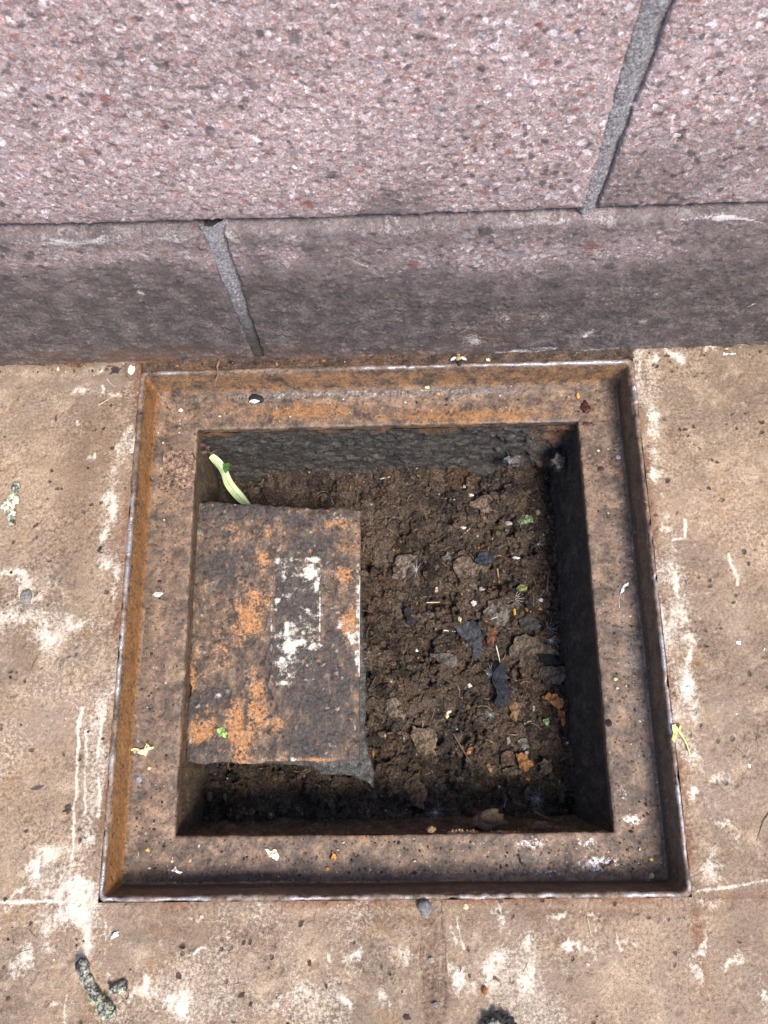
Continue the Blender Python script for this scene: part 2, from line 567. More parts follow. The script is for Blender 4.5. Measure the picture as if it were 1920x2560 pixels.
def plain(col, rough=.75, var=.35, scale=250, trans=0., name=None, spec=.3):
    """a matt material of one real colour with grain of its own"""
    k = (tuple(col), rough, var, scale, trans)
    if k in _MATS:
        return _MATS[k]
    n = NT(name or 'litter_%d' % len(_MATS))
    f = n.noise(scale, 4, .65)
    g = n.noise(scale * 4, 2)
    c = n.mix(1., col, n.ramp(f, [(.36, 1 - var), (.5, 1.), (.64, 1 + var)]), 'MULTIPLY')
    c = n.mix(.6, c, n.ramp(n.noise(scale * 2.2, 5, .7, off=(3, 3, 3)), [(.36, 1 - var), (.5, 1.), (.64, 1 + var)]), 'MULTIPLY')
    c = n.mix(.5, c, n.ramp(g, [(.36, .55), (.5, 1.), (.64, 1.5)]), 'MULTIPLY')
    m = n.out(c, rough, n.bump(f, .5, .0006), 0, spec)
    if trans:
        n.b.inputs['Subsurface Weight'].default_value = trans
        n.b.inputs['Subsurface Radius'].default_value = (.002, .002, .001)
    _MATS[k] = m
    return m


M_PAVE, M_WALL, M_MORTAR, M_FRAME, M_PLATE, M_SOIL = m_paving(), m_wall(), m_mortar(), m_frame(), m_plate(), m_soil()

# ------------------------------------------------------------------ key dimensions (metres)
FX0, FX1, FY0, FY1 = -.2704, .2376, -.1114, .3929      # frame outside
ZL = -.038                                             # ledge
_c = [at(*p, ZL) for p in ((491, 1073), (1447, 1053), (440, 2090), (1533, 2081))]   # corners of the opening in the ledge
OX0, OX1, OY0, OY1 = (_c[0].x + _c[2].x) / 2, (_c[1].x + _c[3].x) / 2, (_c[2].y + _c[3].y) / 2, (_c[0].y + _c[1].y) / 2
WY = .4024                                             # wall face
HB = .218                                              # course height
VX0, VX1, VY0 = -.47, .44, -.24                        # what the photo sees of the ground

# ------------------------------------------------------------------ ground and paving
def ground():
    o, x = 40., .001
    out = [(-o, -o), (o, -o), (o, o), (-o, o)]
    inn = [(FX0 + .003, FY0 + .003), (FX1 - .003, FY0 + .003), (FX1 - .003, FY1 - .003), (FX0 + .003, FY1 - .003)]
    V = np.array([(a, b, -.012) for a, b in out + inn])
    F = np.array([(i, (i + 1) % 4, 4 + (i + 1) % 4, 4 + i) for i in range(4)])
    n = NT('packed_earth')
    f = n.noise(40, 5, .65)
    m = n.out(n.ramp(f, [(.3, (.12, .085, .06)), (.7, (.24, .17, .12))]), .95, n.bump(n.noise(300, 3), .6, .002))
    link('ground', quads_mesh('ground', V, F, m), kind='structure')


ground()

WHITE = [(205, 985, 26, 12), (300, 985, 26, 10), (195, 1035, 9, 6), (312, 1095, 14, 26), (298, 1135, 9, 28), (225, 1122, 6, 16), (275, 1180, 13, 40, .8),
         (275, 1262, 18, 55), (262, 1330, 13, 22), (268, 1392, 20, 22), (286, 1435, 10, 22), (50, 1435, 55, 24), (80, 1475, 50, 18), (50, 1545, 70, 34),
         (120, 1590, 50, 24, .8), (190, 1560, 40, 16, .8), (280, 1480, 14, 30, .9), (255, 985, 10, 6), (240, 930, 14, 5, .8),
         (150, 2130, 65, 14), (78, 2200, 24, 32), (215, 2120, 14, 26), (170, 2240, 75, 24, 1.5), (190, 2285, 65, 42, 1.5), (150, 2190, 60, 40, .7), (40, 2256, 42, 7), (222, 2335, 26, 60, 1.3), (62, 2380, 24, 24),
         (130, 2370, 20, 11), (285, 2335, 12, 10), (490, 2315, 8, 14), (275, 2430, 20, 25, .8), (360, 2470, 28, 18, .8), (430, 2505, 30, 22, .8), (130, 2492, 16, 11),
         (495, 2396, 18, 7), (820, 2380, 7, 18), (872, 2375, 13, 18), (1000, 2370, 26, 8), (1008, 2385, 8, 20), (1145, 2450, 28, 26), (1240, 2290, 8, 22), (1235, 2410, 20, 42),
         (1318, 2330, 11, 14), (1130, 2430, 16, 20), (1330, 2440, 20, 34), (1410, 2300, 20, 13), (1445, 2385, 30, 12), (1478, 2402, 7, 24), (1550, 2370, 12, 22),
         (1600, 2370, 8, 18), (1690, 2350, 10, 10), (1740, 2340, 9, 38), (1842, 2405, 30, 9), (1742, 2412, 8, 36), (870, 2500, 22, 18), (1905, 2490, 14, 18), (960, 2490, 18, 20),
         (1635, 1055, 20, 34), (1651, 1050, 9, 18, 1.4), (1640, 1122, 18, 22), (1645, 1172, 14, 28), (1650, 1230, 6, 26), (1607, 930, 6, 45, .9), (1630, 884, 26, 7), (1692, 880, 20, 9),
         (1762, 866, 20, 7), (1672, 1330, 26, 16), (1692, 1372, 8, 14), (1690, 1450, 22, 46), (1700, 1525, 22, 36), (1712, 1612, 26, 22), (1732, 1720, 18, 28),
         (1716, 1780, 16, 14), (1790, 1930, 42, 13), (1748, 2000, 18, 18), (1768, 2160, 22, 22), (1810, 2070, 34, 18, .8), (1762, 2242, 30, 16), (1850, 2110, 26, 16, .8), (1700, 1850, 10, 50, .8),
         (1720, 1660, 10, 40, .8), (1460, 2300, 30, 8, .6), (1560, 2330, 30, 20, .6), (700, 2500, 90, 24, .45), (1730, 1900, 20, 26, .8)]
WLINES = [(4, [(206, 1770), (192, 1850), (190, 1960), (183, 2040), (181, 2145)], 1.1), (4, [(216, 1830), (210, 1930), (215, 1990), (212, 2035)]), (5, [(256, 1800), (245, 1900), (248, 2000), (245, 2040)], 1.1),
          (5, [(0, 2256), (110, 2252), (240, 2258)], 1.1), (4, [(1745, 2228), (1840, 2215), (1930, 2197)], 1.1), (4, [(1710, 1300), (1712, 1345), (1685, 1350)], 1.3),
          (4, [(1822, 1386), (1835, 1425), (1846, 1462)], 1.3), (3, [(1140, 2290), (1152, 2345), (1160, 2372)], 1.1), (4, [(1128, 2315), (1140, 2358)], 1.), (3, [(1480, 2280), (1486, 2330)], .8),
          (3, [(1690, 1410), (1697, 1480)], .9), (2.5, [(165, 2490), (158, 2560)], .9), (2.5, [(262, 2300), (262, 2400)], .8), (3, [(470, 2295), (500, 2305)], .7)]
STAIN = [(220, 1150, 70, 150, .7), (200, 1280, 60, 130, .7), (330, 925, 70, 14, .8), (240, 1350, 60, 50, .6), (1650, 890, 260, 14, .5), (1720, 1400, 90, 60, .45), (560, 2330, 180, 26, .55),
         (1000, 2300, 200, 16, .5), (1085, 2350, 26, 60, .8), (1085, 2500, 24, 60, .6), (1450, 2285, 240, 14, .7), (1870, 2330, 60, 50, .5), (1800, 1640, 60, 90, .3), (60, 1900, 120, 160, .25), (150, 1330, 60, 60, .4)]


def pave_h(X, Y):
    h = .0030 * (fbm(X * 9, Y * 9, o=3, seed=3) - .5) + .0022 * (fbm(X * 70, Y * 70, o=4, seed=5, g=.6) - .5)
    f1, f2, r = worley(X * 75 + .6 * fbm(X * 40, Y * 40, seed=1), Y * 75, seed=11)
    h -= .0016 * (r > .80) * sstep(.34, .10, f1)
    cr = np.abs(fbm(X * 26, Y * 26, o=4, seed=31) - .5)
    h -= .0010 * sstep(.012, .0, cr) * sstep(.5, .62, fbm(X * 8, Y * 8, seed=41))
    return h


def slab(name, x0, x1, y0, y1, parent, wob=.0, z=.0):
    xs = axis(x0, x1, VX0, VX1, .00118)
    ys = axis(y0, y1, VY0, .41, .00118)
    X, Y = np.meshgrid(xs, ys, indexing='ij')
    U, W = X.copy(), Y.copy()
    # irregular edges
    ex, ey = np.minimum(X - x0, x1 - X), np.minimum(Y - y0, y1 - Y)
    kx, ky = np.exp(-ex / .004), np.exp(-ey / .004)
    X = X + np.where(X - x0 < x1 - X, 1, -1) * kx * wob * (2 * fbm(Y * 45, X * 3, o=4, seed=51) - .2)
    e = np.minimum(ex, ey)
    Z = z + pave_h(U, W) - .0005 * np.exp(-(e / .0015)) - (.0018 if wob else 0) * np.exp(-ex / .003)
    near = np.minimum(np.minimum(np.abs(U - FX0), np.abs(U - FX1)), np.abs(W - FY0))
    # the paving dips and blackens with dirt against the frame and rises in a smear at the wall
    Z += .004 * sstep(.014, 0, WY - W) * (fbm(U * 60, W * 60, o=3, seed=71) + .2)
    wu = U + .026 * (fbm(U * 45, W * 30, o=4, seed=82, g=.6) - .5)
    wv = W + .040 * (fbm(U * 45, W * 30, o=4, seed=84, g=.6) - .5)
    wmask = np.maximum(blobs(wu, wv, WHITE) * (.15 + 1.25 * fbm(U * 120, W * 45, o=5, seed=86, g=.68)), strokes(U + .005 * (fbm(U * 90, W * 90, seed=81) - .5), W, WLINES) * (.4 + .9 * fbm(U * 60, W * 60, o=3, seed=88)))
    band = sstep(.036, .008, np.minimum(np.abs(U - FX0), np.abs(U - FX1))) * (W > FY0) * sstep(.5, .66, fbm(U * 24, W * 11, o=4, seed=91)) * .5
    wmask = np.maximum(wmask, band) + .42 * sstep(.48, .72, fbm(U * 13, W * 10, o=5, seed=93, g=.6)) * (.35 + .65 * sstep(.25, -.1, W))
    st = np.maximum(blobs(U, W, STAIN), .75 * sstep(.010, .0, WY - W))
    rust = np.maximum(.8 * sstep(.008, .001, near) * sstep(.3, .6, fbm(U * 30, W * 30, seed=95)), .3 * sstep(.03, .0, near) * fbm(U * 20, W * 20, seed=97))
    Z += .0004 * sstep(.35, .8, wmask) + .0010 * np.exp(-near / .005) * (.4 + fbm(U * 50, W * 50, o=3, seed=99))
    V = np.stack([X, Y, Z], -1).reshape(-1, 3)
    return link(name, quads_mesh(name, V, grid_faces(len(xs), len(ys)), M_PAVE, {'white': wmask, 'stain': st, 'rust': rust}), parent)


pavement = bpy.data.objects.new('pavement', None)
COL.objects.link(pavement)
pavement['kind'] = 'structure'
JY = FY0 + .0008
JX = at(1082, 2400)[0]
pl = [(-1.07, FX0 + .0012, JY, WY + .004), (FX1 - .0012, 1.04, JY, WY + .004), (-.83, JX - .0075, -.72, JY), (JX + .0075, .86, -.72, JY)]
for k, a in enumerate(pl):
    slab('paving_slab', *a, pavement, wob=.0022 if k > 1 else 0)
# plain neighbours outside the picture
for a in [(-1.9, -1.075, JY, WY + .004), (1.045, 1.85, JY, WY + .004), (-1.65, -.838, -.72, JY - .002), (.868, 1.7, -.72, JY - .002)] + [(-1.45 + .8 * i, -.656 + .8 * i, -1.33, -.725) for i in range(4)]:
    slab('paving_slab', *a, pavement)


def joint_fill():
    """gritty dirt in the open joint below the frame"""
    xs = np.arange(JX - .011, JX + .0111, .0009)
    ys = np.arange(-.72, JY + .0005, .0011)
    X, Y = np.meshgrid(xs, ys, indexing='ij')
    f1, f2, r = worley(X * 260, Y * 260, seed=5)
    Z = pave_h(X, Y) - .0022 + .0026 * (fbm(X * 90, Y * 90, o=4, seed=2) - .5) + .0016 * (r > .6) * sstep(.5, .1, f1)
    V = np.stack([X, Y, Z], -1).reshape(-1, 3)
    st = np.clip(.35 + .5 * fbm(X * 60, Y * 25, o=4, seed=6) + .25 * np.exp(-((X - JX) / .004) ** 2), 0, 1)
    link('joint_fill', quads_mesh('joint_fill', V, grid_faces(len(xs), len(ys)), M_PAVE, {'white': .15 + 0 * X, 'stain': st, 'rust': 0 * X}), pavement, kind='stuff')


joint_fill()

# ------------------------------------------------------------------ block wall
wall = bpy.data.objects.new('block_wall', None)
COL.objects.link(wall)
wall.location = (0, WY, 0)
wall['label'] = 'concrete block wall, pinkish speckled course above a grimy brown course, behind the drain'
wall['category'] = 'wall'


def wallpt(px, py):
    p = at_wall(px, py, WY)
    return (p[0], p[2])


W_WHITE = [(420, 592, 60, 8, .75), (200, 606, 130, 9, .9), (560, 592, 40, 10, .7), (700, 590, 70, 8, .7), (1000, 574, 160, 8, .6), (1350, 562, 160, 8, .65), (1800, 552, 70, 5, 1.0), (1500, 560, 30, 10, .7),
           (1290, 880, 60, 8, .9), (1180, 850, 24, 16, .75), (1350, 870, 40, 7, .9), (1455, 838, 14, 8, 1.), (1470, 830, 20, 10, .7), (1610, 805, 14, 5, .9), (900, 895, 120, 4, 1.0), (1500, 872, 60, 4, .8),
           (1060, 890, 50, 4, .9), (1260, 790, 20, 12, .6), (1350, 790, 16, 16, .6), (1600, 735, 20, 6, .5), (1640, 740, 10, 8, .6), (345, 730, 10, 6, .8), (350, 715, 16, 5, .6), (240, 735, 10, 4, .7),
           (700, 905, 50, 3, .7), (420, 910, 30, 3, .7)]
W_LINES = [(2.2, [(860, 640), (920, 665), (965, 700)], 1.0), (2.0, [(1150, 830), (1190, 815)], .8), (2, [(1870, 770), (1890, 760)], .9), (2, [(100, 800), (130, 815)], .8), (1.6, [(830, 650), (850, 660)], .7),
           (3.5, [(690, 905), (820, 897), (1000, 893), (1120, 889)], .9), (2.2, [(1880, 290), (1845, 355)], .8), (2.2, [(1480, 130), (1500, 60)], .6), (2.5, [(1700, 555), (1860, 553), (1920, 562)], 1.)]
W_RUST = [(330, 900, 260, 22, .95), (620, 900, 220, 14, .9), (720, 880, 140, 18, .5), (160, 890, 160, 12, .6), (1200, 850, 90, 26, .45), (1290, 800, 50, 24, .4), (1500, 880, 140, 10, .5), (1000, 885, 260, 8, .6)]


def wall_block(x0, x1, z0, z1, y, dense=True, slant=(0, 0), name='wall_block'):
    """x0..x1 at the base; slant leans the left and right ends (metres over the height)"""
    xs = axis(x0, x1, VX0 if dense else 9, VX1 if dense else 9.1, .00135)
    zs = axis(z0, z1, -.1, .50 if dense else -.05, .00135)
    X, Z = np.meshgrid(xs, zs, indexing='ij')
    t = (Z - z0) / (z1 - z0)
    u = (X - x0) / (x1 - x0)
    ex, ez = np.minimum(X - x0, x1 - X), np.minimum(Z - z0, z1 - Z)
    # rounded arrises; the joints wander
    X2 = X + t * (slant[0] * (1 - u) ** 8 + slant[1] * u ** 8)
    X2 = X2 + np.where(u < .5, 1, -1) * np.exp(-ex / .005) * .0030 * (2 * fbm(Z * 55, X * 2, o=4, seed=7, g=.6) - .8)
    Z2 = Z + np.where(t < .5, 1, -1) * np.exp(-ez / .005) * .0012 * (2 * fbm(X * 40, Z * 2, o=4, seed=8) - .6)
    e = np.minimum(ex, ez)
    ru = np.maximum(np.exp(-ez / .0035) * .006, np.exp(-ex / .0030) * .0022)
    nz = .0050 * (fbm(X * 5, Z * 5, o=2, seed=13) - .5) + .0020 * (fbm(X * 60, Z * 60, o=4, seed=17, g=.6) - .5)
    f1, f2, r = worley(X * 140, Z * 140, seed=19)
    nz += .0010 * (r > .7) * sstep(.5, .15, f1) - .0014 * (r < .08) * sstep(.4, .15, f1)
    Yv = y - nz + ru
    back = e <= 0
    Yv = np.where(back, y + .09, Yv)
    dirt = sstep(.36, .02, Z + .05 * (fbm(X * 7, Z * 7, o=3, seed=23) - .5)) * .98
    dirt = np.where(Z < HB + .0 * X - .0, np.maximum(dirt, .60), dirt * .5) if z1 < HB + .01 else dirt * 1.0
    dirt = np.maximum(dirt, blobs(X, Z, [(1150, 820, 260, 60, .9), (1850, 800, 160, 90, .95), (700, 780, 250, 90, .8), (1450, 780, 140, 70, .9), (1650, 680, 200, 60, .75)], fn=wallpt))
    dirt -= .28 * blobs(X, Z, [(1250, 640, 260, 40), (1560, 620, 160, 30), (560, 650, 60, 40), (700, 640, 60, 30), (250, 640, 250, 20)], fn=wallpt)
    dirt = dirt + .25 * sstep(.55, .7, fbm(X * 11, Z * 11, o=4, seed=29)) * (Z > HB) + (.03 if z1 < HB else 0)
    wx, wz = X + .020 * (fbm(X * 40, Z * 60, o=4, seed=71, g=.62) - .5), Z + .014 * (fbm(X * 40, Z * 60, o=4, seed=73, g=.62) - .5)
    wh = np.maximum(blobs(wx, wz, W_WHITE, fn=wallpt) * (.35 + fbm(X * 70, Z * 110, o=4, seed=75, g=.65)), strokes(X + .003 * (fbm(X * 90, Z * 90, seed=77) - .5), Z, W_LINES, fn=wallpt) * (.4 + .9 * fbm(X * 70, Z * 70, o=3, seed=79)))
    wh = np.maximum(wh, .36 * np.exp(-(z1 - Z) / .006) * (Z < HB) * sstep(.3, .6, fbm(X * 20, Z * 20, seed=37)))
    rust = blobs(X, Z, W_RUST, fn=wallpt)
    V = np.stack([X2, Yv - WY, Z2], -1).reshape(-1, 3)
    me = quads_mesh(name, V, grid_faces(len(xs), len(zs)), M_WALL, {'white': wh, 'dirt': dirt, 'rust': rust})
    return link(name, me, wall)


J1, J2 = -.1455, .1490
BL = .585
wall_block(J1 - BL, J1 - .0025, -.03, HB - .0025, WY, slant=(0, -.0045))
wall_block(J1 + .0020, J1 + BL, -.03, HB - .0025, WY, slant=(.0042, 0))
wall_block(J2 - BL, J2 - .0044, HB, 2 * HB - .004, WY + .005, slant=(0, -.0030))
wall_block(J2 + .0040, J2 + BL, HB, 2 * HB - .004, WY + .005, slant=(.0040, 0))
for k in range(2):
    x = J1 + BL + .008 + k * (BL + .008)
    wall_block(x, x + BL, -.03, HB - .0035, WY, False)
    x = J1 - 2 * BL - .008 - k * (BL + .008)
    wall_block(x, x + BL - .0, -.03, HB - .0035, WY, False)
    x = J2 + BL + .008 + k * (BL + .008)
    wall_block(x, x + BL, HB, 2 * HB - .004, WY + .005, False)
    x = J2 - 2 * BL - .008 - k * (BL + .008)
    wall_block(x, x + BL, HB, 2 * HB - .004, WY + .005, False)
for k in range(6):
    x = J1 - 3 * (BL + .008) + k * (BL + .008)
    wall_block(x, x + BL, 2 * HB, 3 * HB - .004, WY + .005, False)


def mortar_joint(xb, xt, wb, wt, z0, z1, y):
    zs = np.arange(z0, z1 + .001, .0011)
    us = np.linspace(-1, 1, 22)
    U, Z = np.meshgrid(us, zs, indexing='ij')
    t = (Z - z0) / (z1 - z0)
    X = xb + (xt - xb) * t + U * (wb + (wt - wb) * t) * 1.35 + .0016 * (fbm(Z * 55, U * 2, o=4, seed=44, g=.6) - .5)
    Y = y + .0008 + .0048 * sstep(-.1, .7, U) + .005 * sstep(.62, 1., np.abs(U)) + .0040 * (fbm(X * 110, Z * 110, o=5, seed=43, g=.68) - .5)
    V = np.stack([X, Y - WY, Z], -1).reshape(-1, 3)
    dirt = sstep(.16, .02, Z) * .9
    link('mortar_joint', quads_mesh('mortar_joint', V, grid_faces(len(us), len(zs)), M_MORTAR, {'dirt': dirt}), wall)


mortar_joint(J1, J1 - .0003, .0054, .0094, -.01, HB + .001, WY)
mortar_joint(J2, J2 + .0006, .0070, .0108, HB - .002, 2 * HB - .004, WY + .005)
# solid core behind the blocks, closes the joints
me = bpy.data.meshes.new('wall_core')
bm = bmesh.new()
bmesh.ops.create_cube(bm, size=1)
for v in bm.verts:
    v.co = Vector((v.co.x * 3.9, .13 + v.co.y * .22, (v.co.z + .5) * .655 - .03 * (v.co.z < 0)))
bm.to_mesh(me)
me.materials.append(M_MORTAR)
link('wall_core', me, wall)

# ------------------------------------------------------------------ cast frame
frame = bpy.data.objects.new('drain_frame', None)
COL.objects.link(frame)
frame.location = (0, 0, 0)
frame['label'] = 'square rusted cast iron drain frame sunk in the paving, its cover gone'
frame['category'] = 'drain frame'


def rrect(o, r, n_side, n_arc=9):
    """rounded rectangle inset by o from the outside of the frame; same point count for every o"""
    x0, x1, y0, y1 = FX0 + o[0], FX1 - o[1], FY0 + o[2], FY1 - o[3]
    P = []
    cs = [(x1 - r, y0 + r, -90), (x1 - r, y1 - r, 0), (x0 + r, y1 - r, 90), (x0 + r, y0 + r, 180)]
    for k in range(4):
        cx, cy, a0 = cs[k]
        for i in range(n_arc):
            a = math.radians(a0 + 90 * i / (n_arc - 1))
            P.append((cx + r * math.cos(a), cy + r * math.sin(a)))
        nx, ny, a1 = cs[(k + 1) % 4]
        a = math.radians(a1)
        q = (nx + r * math.cos(a), ny + r * math.sin(a))
        p = P[-1]
        for i in range(1, n_side):
            t = i / n_side
            P.append((p[0] + (q[0] - p[0]) * t, p[1] + (q[1] - p[1]) * t))
    return np.array(P)


LEDL, LEDR, LEDB, LEDT = OX0 - FX0, FX1 - OX1, OY0 - FY0, FY1 - OY1
# profile: (fraction of the way from outside to the opening, metres inset before that, z, corner radius, edge wear and painted highlight)
PROF_RIM = [(0, .0000, -.030, .007, 0), (0, .0000, -.004, .007, 0), (0, .0006, .0000, .007, .35), (0, .0016, .0010, .0066, .9), (0, .0030, .0015, .006, 1), (0, .0044, .0012, .005, 1), (0, .0056, .0001, .0045, .8),
            (0, .0061, -.0025, .004, .3), (0, .0065, -.007, .004, 0), (0, .0086, ZL + .008, .004, 0), (0, .0098, ZL + .0045, .004, 0), (0, .0122, ZL + .0016, .004, 0)]
PROF_LEDGE = [(0, .0085, ZL + .0012, .004, 0), (0, .0120, ZL + .0009, .004, 0), (0, .0158, ZL + .0004, .004, 0), (0, .0200, ZL, .004, 0), (.5, .019, ZL - .0002, .004, 0), (1, -.0030, ZL, .003, 0), (1, -.0012, ZL - .0003, .002, .5), (1, -.0002, ZL - .0012, .0015, .9), (1, 0, ZL - .003, .001, .2), (1, -.001, ZL - .013, .001, 0), (1, -.016, ZL - .014, .001, 0)]


def refine(prof, step=.0013):
    R = []
    for a, b in zip(prof[:-1], prof[1:]):
        da = a[0] * .047 + a[1]
        db = b[0] * .047 + b[1]
        n = max(1, int(math.hypot(db - da, b[2] - a[2]) / step))
        for i in range(n):
            t = i / n
            R.append(tuple(a[k] + (b[k] - a[k]) * t for k in range(5)))
    R.append(prof[-1])
    return R


def frame_part(name, prof):
    prof = refine(prof)
    rows = []
    for fr, ins, z, r, w in prof:
        led = np.array([LEDL, LEDR, LEDB, LEDT])
        o = led * fr + ins
        P = rrect(o, r, 330)
        rows.append(np.concatenate([P, np.full((len(P), 1), z)], 1))
    A = np.stack(rows, 1)              # S x T x 3
    S, T = A.shape[:2]
    dS = np.roll(A, -1, 0) - np.roll(A, 1, 0)
    dT = np.gradient(A, axis=1)
    N = np.cross(dS, dT)
    N /= np.linalg.norm(N, axis=-1, keepdims=True) + 1e-12
    X, Y, Z = A[..., 0], A[..., 1], A[..., 2]
    d = .0020 * (fbm(X * 14, Y * 14, Z * 14, o=2, seed=2) - .5) + .0016 * (fbm(X * 34, Y * 34, Z * 34, o=3, seed=3) - .5) + .0014 * (fbm(X * 170, Y * 170, Z * 170, o=3, seed=5, g=.65) - .5)
    nick = sstep(.66, .74, fbm(X * 60, Y * 60, o=3, seed=15))
    d = d - .0012 * nick * (Z > -.002)
    if name == 'ledge':
        # scale flakes and pits on the near ledge
        k = (.35 + .65 * sstep(.0, -.03, Y - OY0)) * (Z > ZL - .0035)
        f1, f2, r = worley(X * 130, Y * 130, seed=9)
        d = d + k * (.0012 * (r > .55) * sstep(.5, .3, f1) * sstep(.45, .6, fbm(X * 40, Y * 40, seed=3)))
        d = d + .0016 * sstep(.012, .002, np.minimum(np.minimum(X - FX0 - .014, FX1 - .014 - X), np.minimum(Y - FY0 - .014, FY1 - .014 - Y))) * sstep(.5, .62, fbm(X * 90, Y * 90, o=4, seed=77)) * (Z > ZL - .002)
    sgn = 1 if N[S // 8, T // 2, 2] >= 0 else -1
    A = A + N * sgn * d[..., None]
    Wn = np.array([p[4] for p in prof])[None, :] * np.ones((S, 1))
    if name == 'rim':  # rim highlights painted pale over the rubbed stretches
        Wn = Wn * (.48 + .75 * strokes(X, Y, [(24, [(900, 905), (1570, 893)]), (22, [(345, 925), (430, 915)]), (22, [(332, 1250), (300, 1720)]), (16, [(250, 2180), (240, 2250)]), (18, [(250, 2255), (520, 2252)], .9), (18, [(520, 2252), (1720, 2236)], .5),
                                             (18, [(1588, 900), (1602, 980)]), (16, [(1640, 1450), (1735, 2235)], .75), (16, [(620, 912), (780, 910)], .6), (16, [(275, 1900), (260, 2100)], .5)]))
    else:
        Wn = Wn * (.25 + .9 * strokes(X, Y, [(16, [(491, 1073), (760, 1068)], .8), (16, [(1200, 1060), (1447, 1053)]), (14, [(470, 1500), (462, 1640)], .6), (12, [(1535, 2080), (1500, 1700)], .4)], z=ZL))
    l_or = np.zeros_like(X)
    side = (Z < -.003) & (Z > ZL + .004)
    ins_l, ins_r, ins_b, ins_t = X - FX0, FX1 - X, Y - FY0, FY1 - Y
    mn_ = np.minimum(np.minimum(ins_l, ins_r), np.minimum(ins_b, ins_t))
    left = ins_l <= mn_ + 1e-6
    right = ins_r <= mn_ + 1e-6
    top = ins_t <= mn_ + 1e-6
    bot = ins_b <= mn_ + 1e-6
    if name == 'rim':
        l_or = np.where(side & left, .75, 0) + np.where(side & top, .42, 0) + np.where(side & bot, .12, 0) + np.where(side & right, .08, 0)  # sunlit sides painted more orange than the shaded ones
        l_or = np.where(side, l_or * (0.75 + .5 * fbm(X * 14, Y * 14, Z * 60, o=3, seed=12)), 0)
        steel_sheen = np.where(side, 0.05, .2) + np.zeros_like(X)
        crust_shade = np.where(side & (bot | right), .34, -.2) + .35 * sstep(ZL + .018, ZL, Z) * (bot | right)  # painted shade on the near and right side walls
        silver_sheen = -.5 + np.zeros_like(X)
    else:
        l_or = -.16 + blobs(X, Y, [(760, 1030, 200, 30, .75), (1150, 1040, 260, 26, .85), (560, 1010, 60, 40, .5), (440, 1180, 40, 30, .4), (420, 1250, 40, 40, .35), (400, 1900, 30, 180, .35), (430, 1450, 50, 160, .35), (620, 1000, 120, 40, .45), (900, 2095, 300, 8, .6), (1480, 1640, 18, 300, .25), (1560, 2120, 60, 40, .35)], z=ZL)
        steel_sheen = -.10 + blobs(X, Y, [(1580, 1500, 60, 560, .62), (1530, 1080, 60, 60, .6), (1640, 1800, 40, 260, .5), (470, 1100, 30, 34, .75), (900, 2170, 420, 40, .38), (1300, 2150, 240, 36, .45), (1540, 1120, 40, 80, .6), (430, 1720, 60, 220, .2), (420, 2060, 40, 60, .45), (1150, 985, 300, 16, .35), (700, 985, 140, 10, .5)], z=ZL)
        silver_sheen = -.16 + blobs(X, Y, [(1500, 2160, 60, 22, .85), (1370, 2180, 130, 10, .5), (1100, 2180, 80, 5, .55), (1330, 2110, 60, 22, .62), (1470, 2105, 60, 14, .6), (1180, 2110, 60, 14, .4), (1580, 2050, 30, 18, .7), (1640, 1820, 8, 120, .35), (1000, 2120, 60, 14, .35), (1480, 2120, 30, 20, .4), (1540, 1800, 10, 200, .25), (1560, 1980, 26, 26, .5)], z=ZL)  # pale patches paint the glossy sheen into the ledge colour
        crust_shade = -.22 + blobs(X, Y, [(600, 2198, 280, 24, .95), (950, 2200, 260, 16, .75), (400, 2190, 80, 40, .75), (1250, 2205, 200, 12, .55), (1600, 2170, 60, 30, .4), (368, 1550, 26, 330, .62), (330, 2080, 14, 160, .35), (362, 1180, 22, 110, .6), (600, 975, 200, 14, .5), (1250, 975, 260, 12, .5), (450, 1400, 40, 120, .4), (1465, 1022, 12, 14, .85), (1470, 1060, 9, 8, .8), (640, 1000, 20, 14, .9), (1640, 1900, 14, 300, .35), (1650, 1400, 18, 400, .5), (400, 1700, 30, 120, .25),  # crust patches, plus painted shade along the right side wall
                                  (430, 1380, 40, 60, .2)], z=ZL)
        lipwall = Z < ZL - .004
        crust_shade = np.where(lipwall, .1, crust_shade)
        silver_sheen = np.where(lipwall, -.6, silver_sheen)
        fil_glint = sstep(.0205, .0165, ins_t) * (ins_t > .0120) * sstep(.06, .10, ins_l) * sstep(.06, .14, ins_r)  # highlight on the far fillet, painted as a pale band
        steel_sheen = steel_sheen + .9 * fil_glint
        silver_sheen = silver_sheen + .42 * fil_glint
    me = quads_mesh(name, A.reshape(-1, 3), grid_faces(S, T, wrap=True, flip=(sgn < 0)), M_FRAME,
                    {'orange': l_or, 'steel_sheen': steel_sheen, 'silver_sheen': silver_sheen, 'crust_shade': crust_shade, 'worn_glint': Wn})
    return link(name, me, frame)


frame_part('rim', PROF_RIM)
frame_part('ledge', PROF_LEDGE)

# ------------------------------------------------------------------ pit walls and soil
pit = bpy.data.objects.new('pit', None)
COL.objects.link(pit)
pit['kind'] = 'structure'
ZF = -.155


def pit_wall(name, p0, p1, inward, mat, fn, rust):
    L = (Vector(p1) - Vector(p0)).length
    us = np.linspace(0, L, int(L / .0012))
    zs = np.arange(-.235, ZL - .0090, .0012)
    U, Z = np.meshgrid(us, zs, indexing='ij')
    dx, dy = (p1[0] - p0[0]) / L, (p1[1] - p0[1]) / L
    D = fn(U, Z)
    X, Y = p0[0] + dx * U + inward[0] * D, p0[1] + dy * U + inward[1] * D
    V = np.stack([X, Y, Z], -1).reshape(-1, 3)
    link(name, quads_mesh(name, V, grid_faces(len(us), len(zs)), mat, {'rust': rust(U, Z)}), pit)


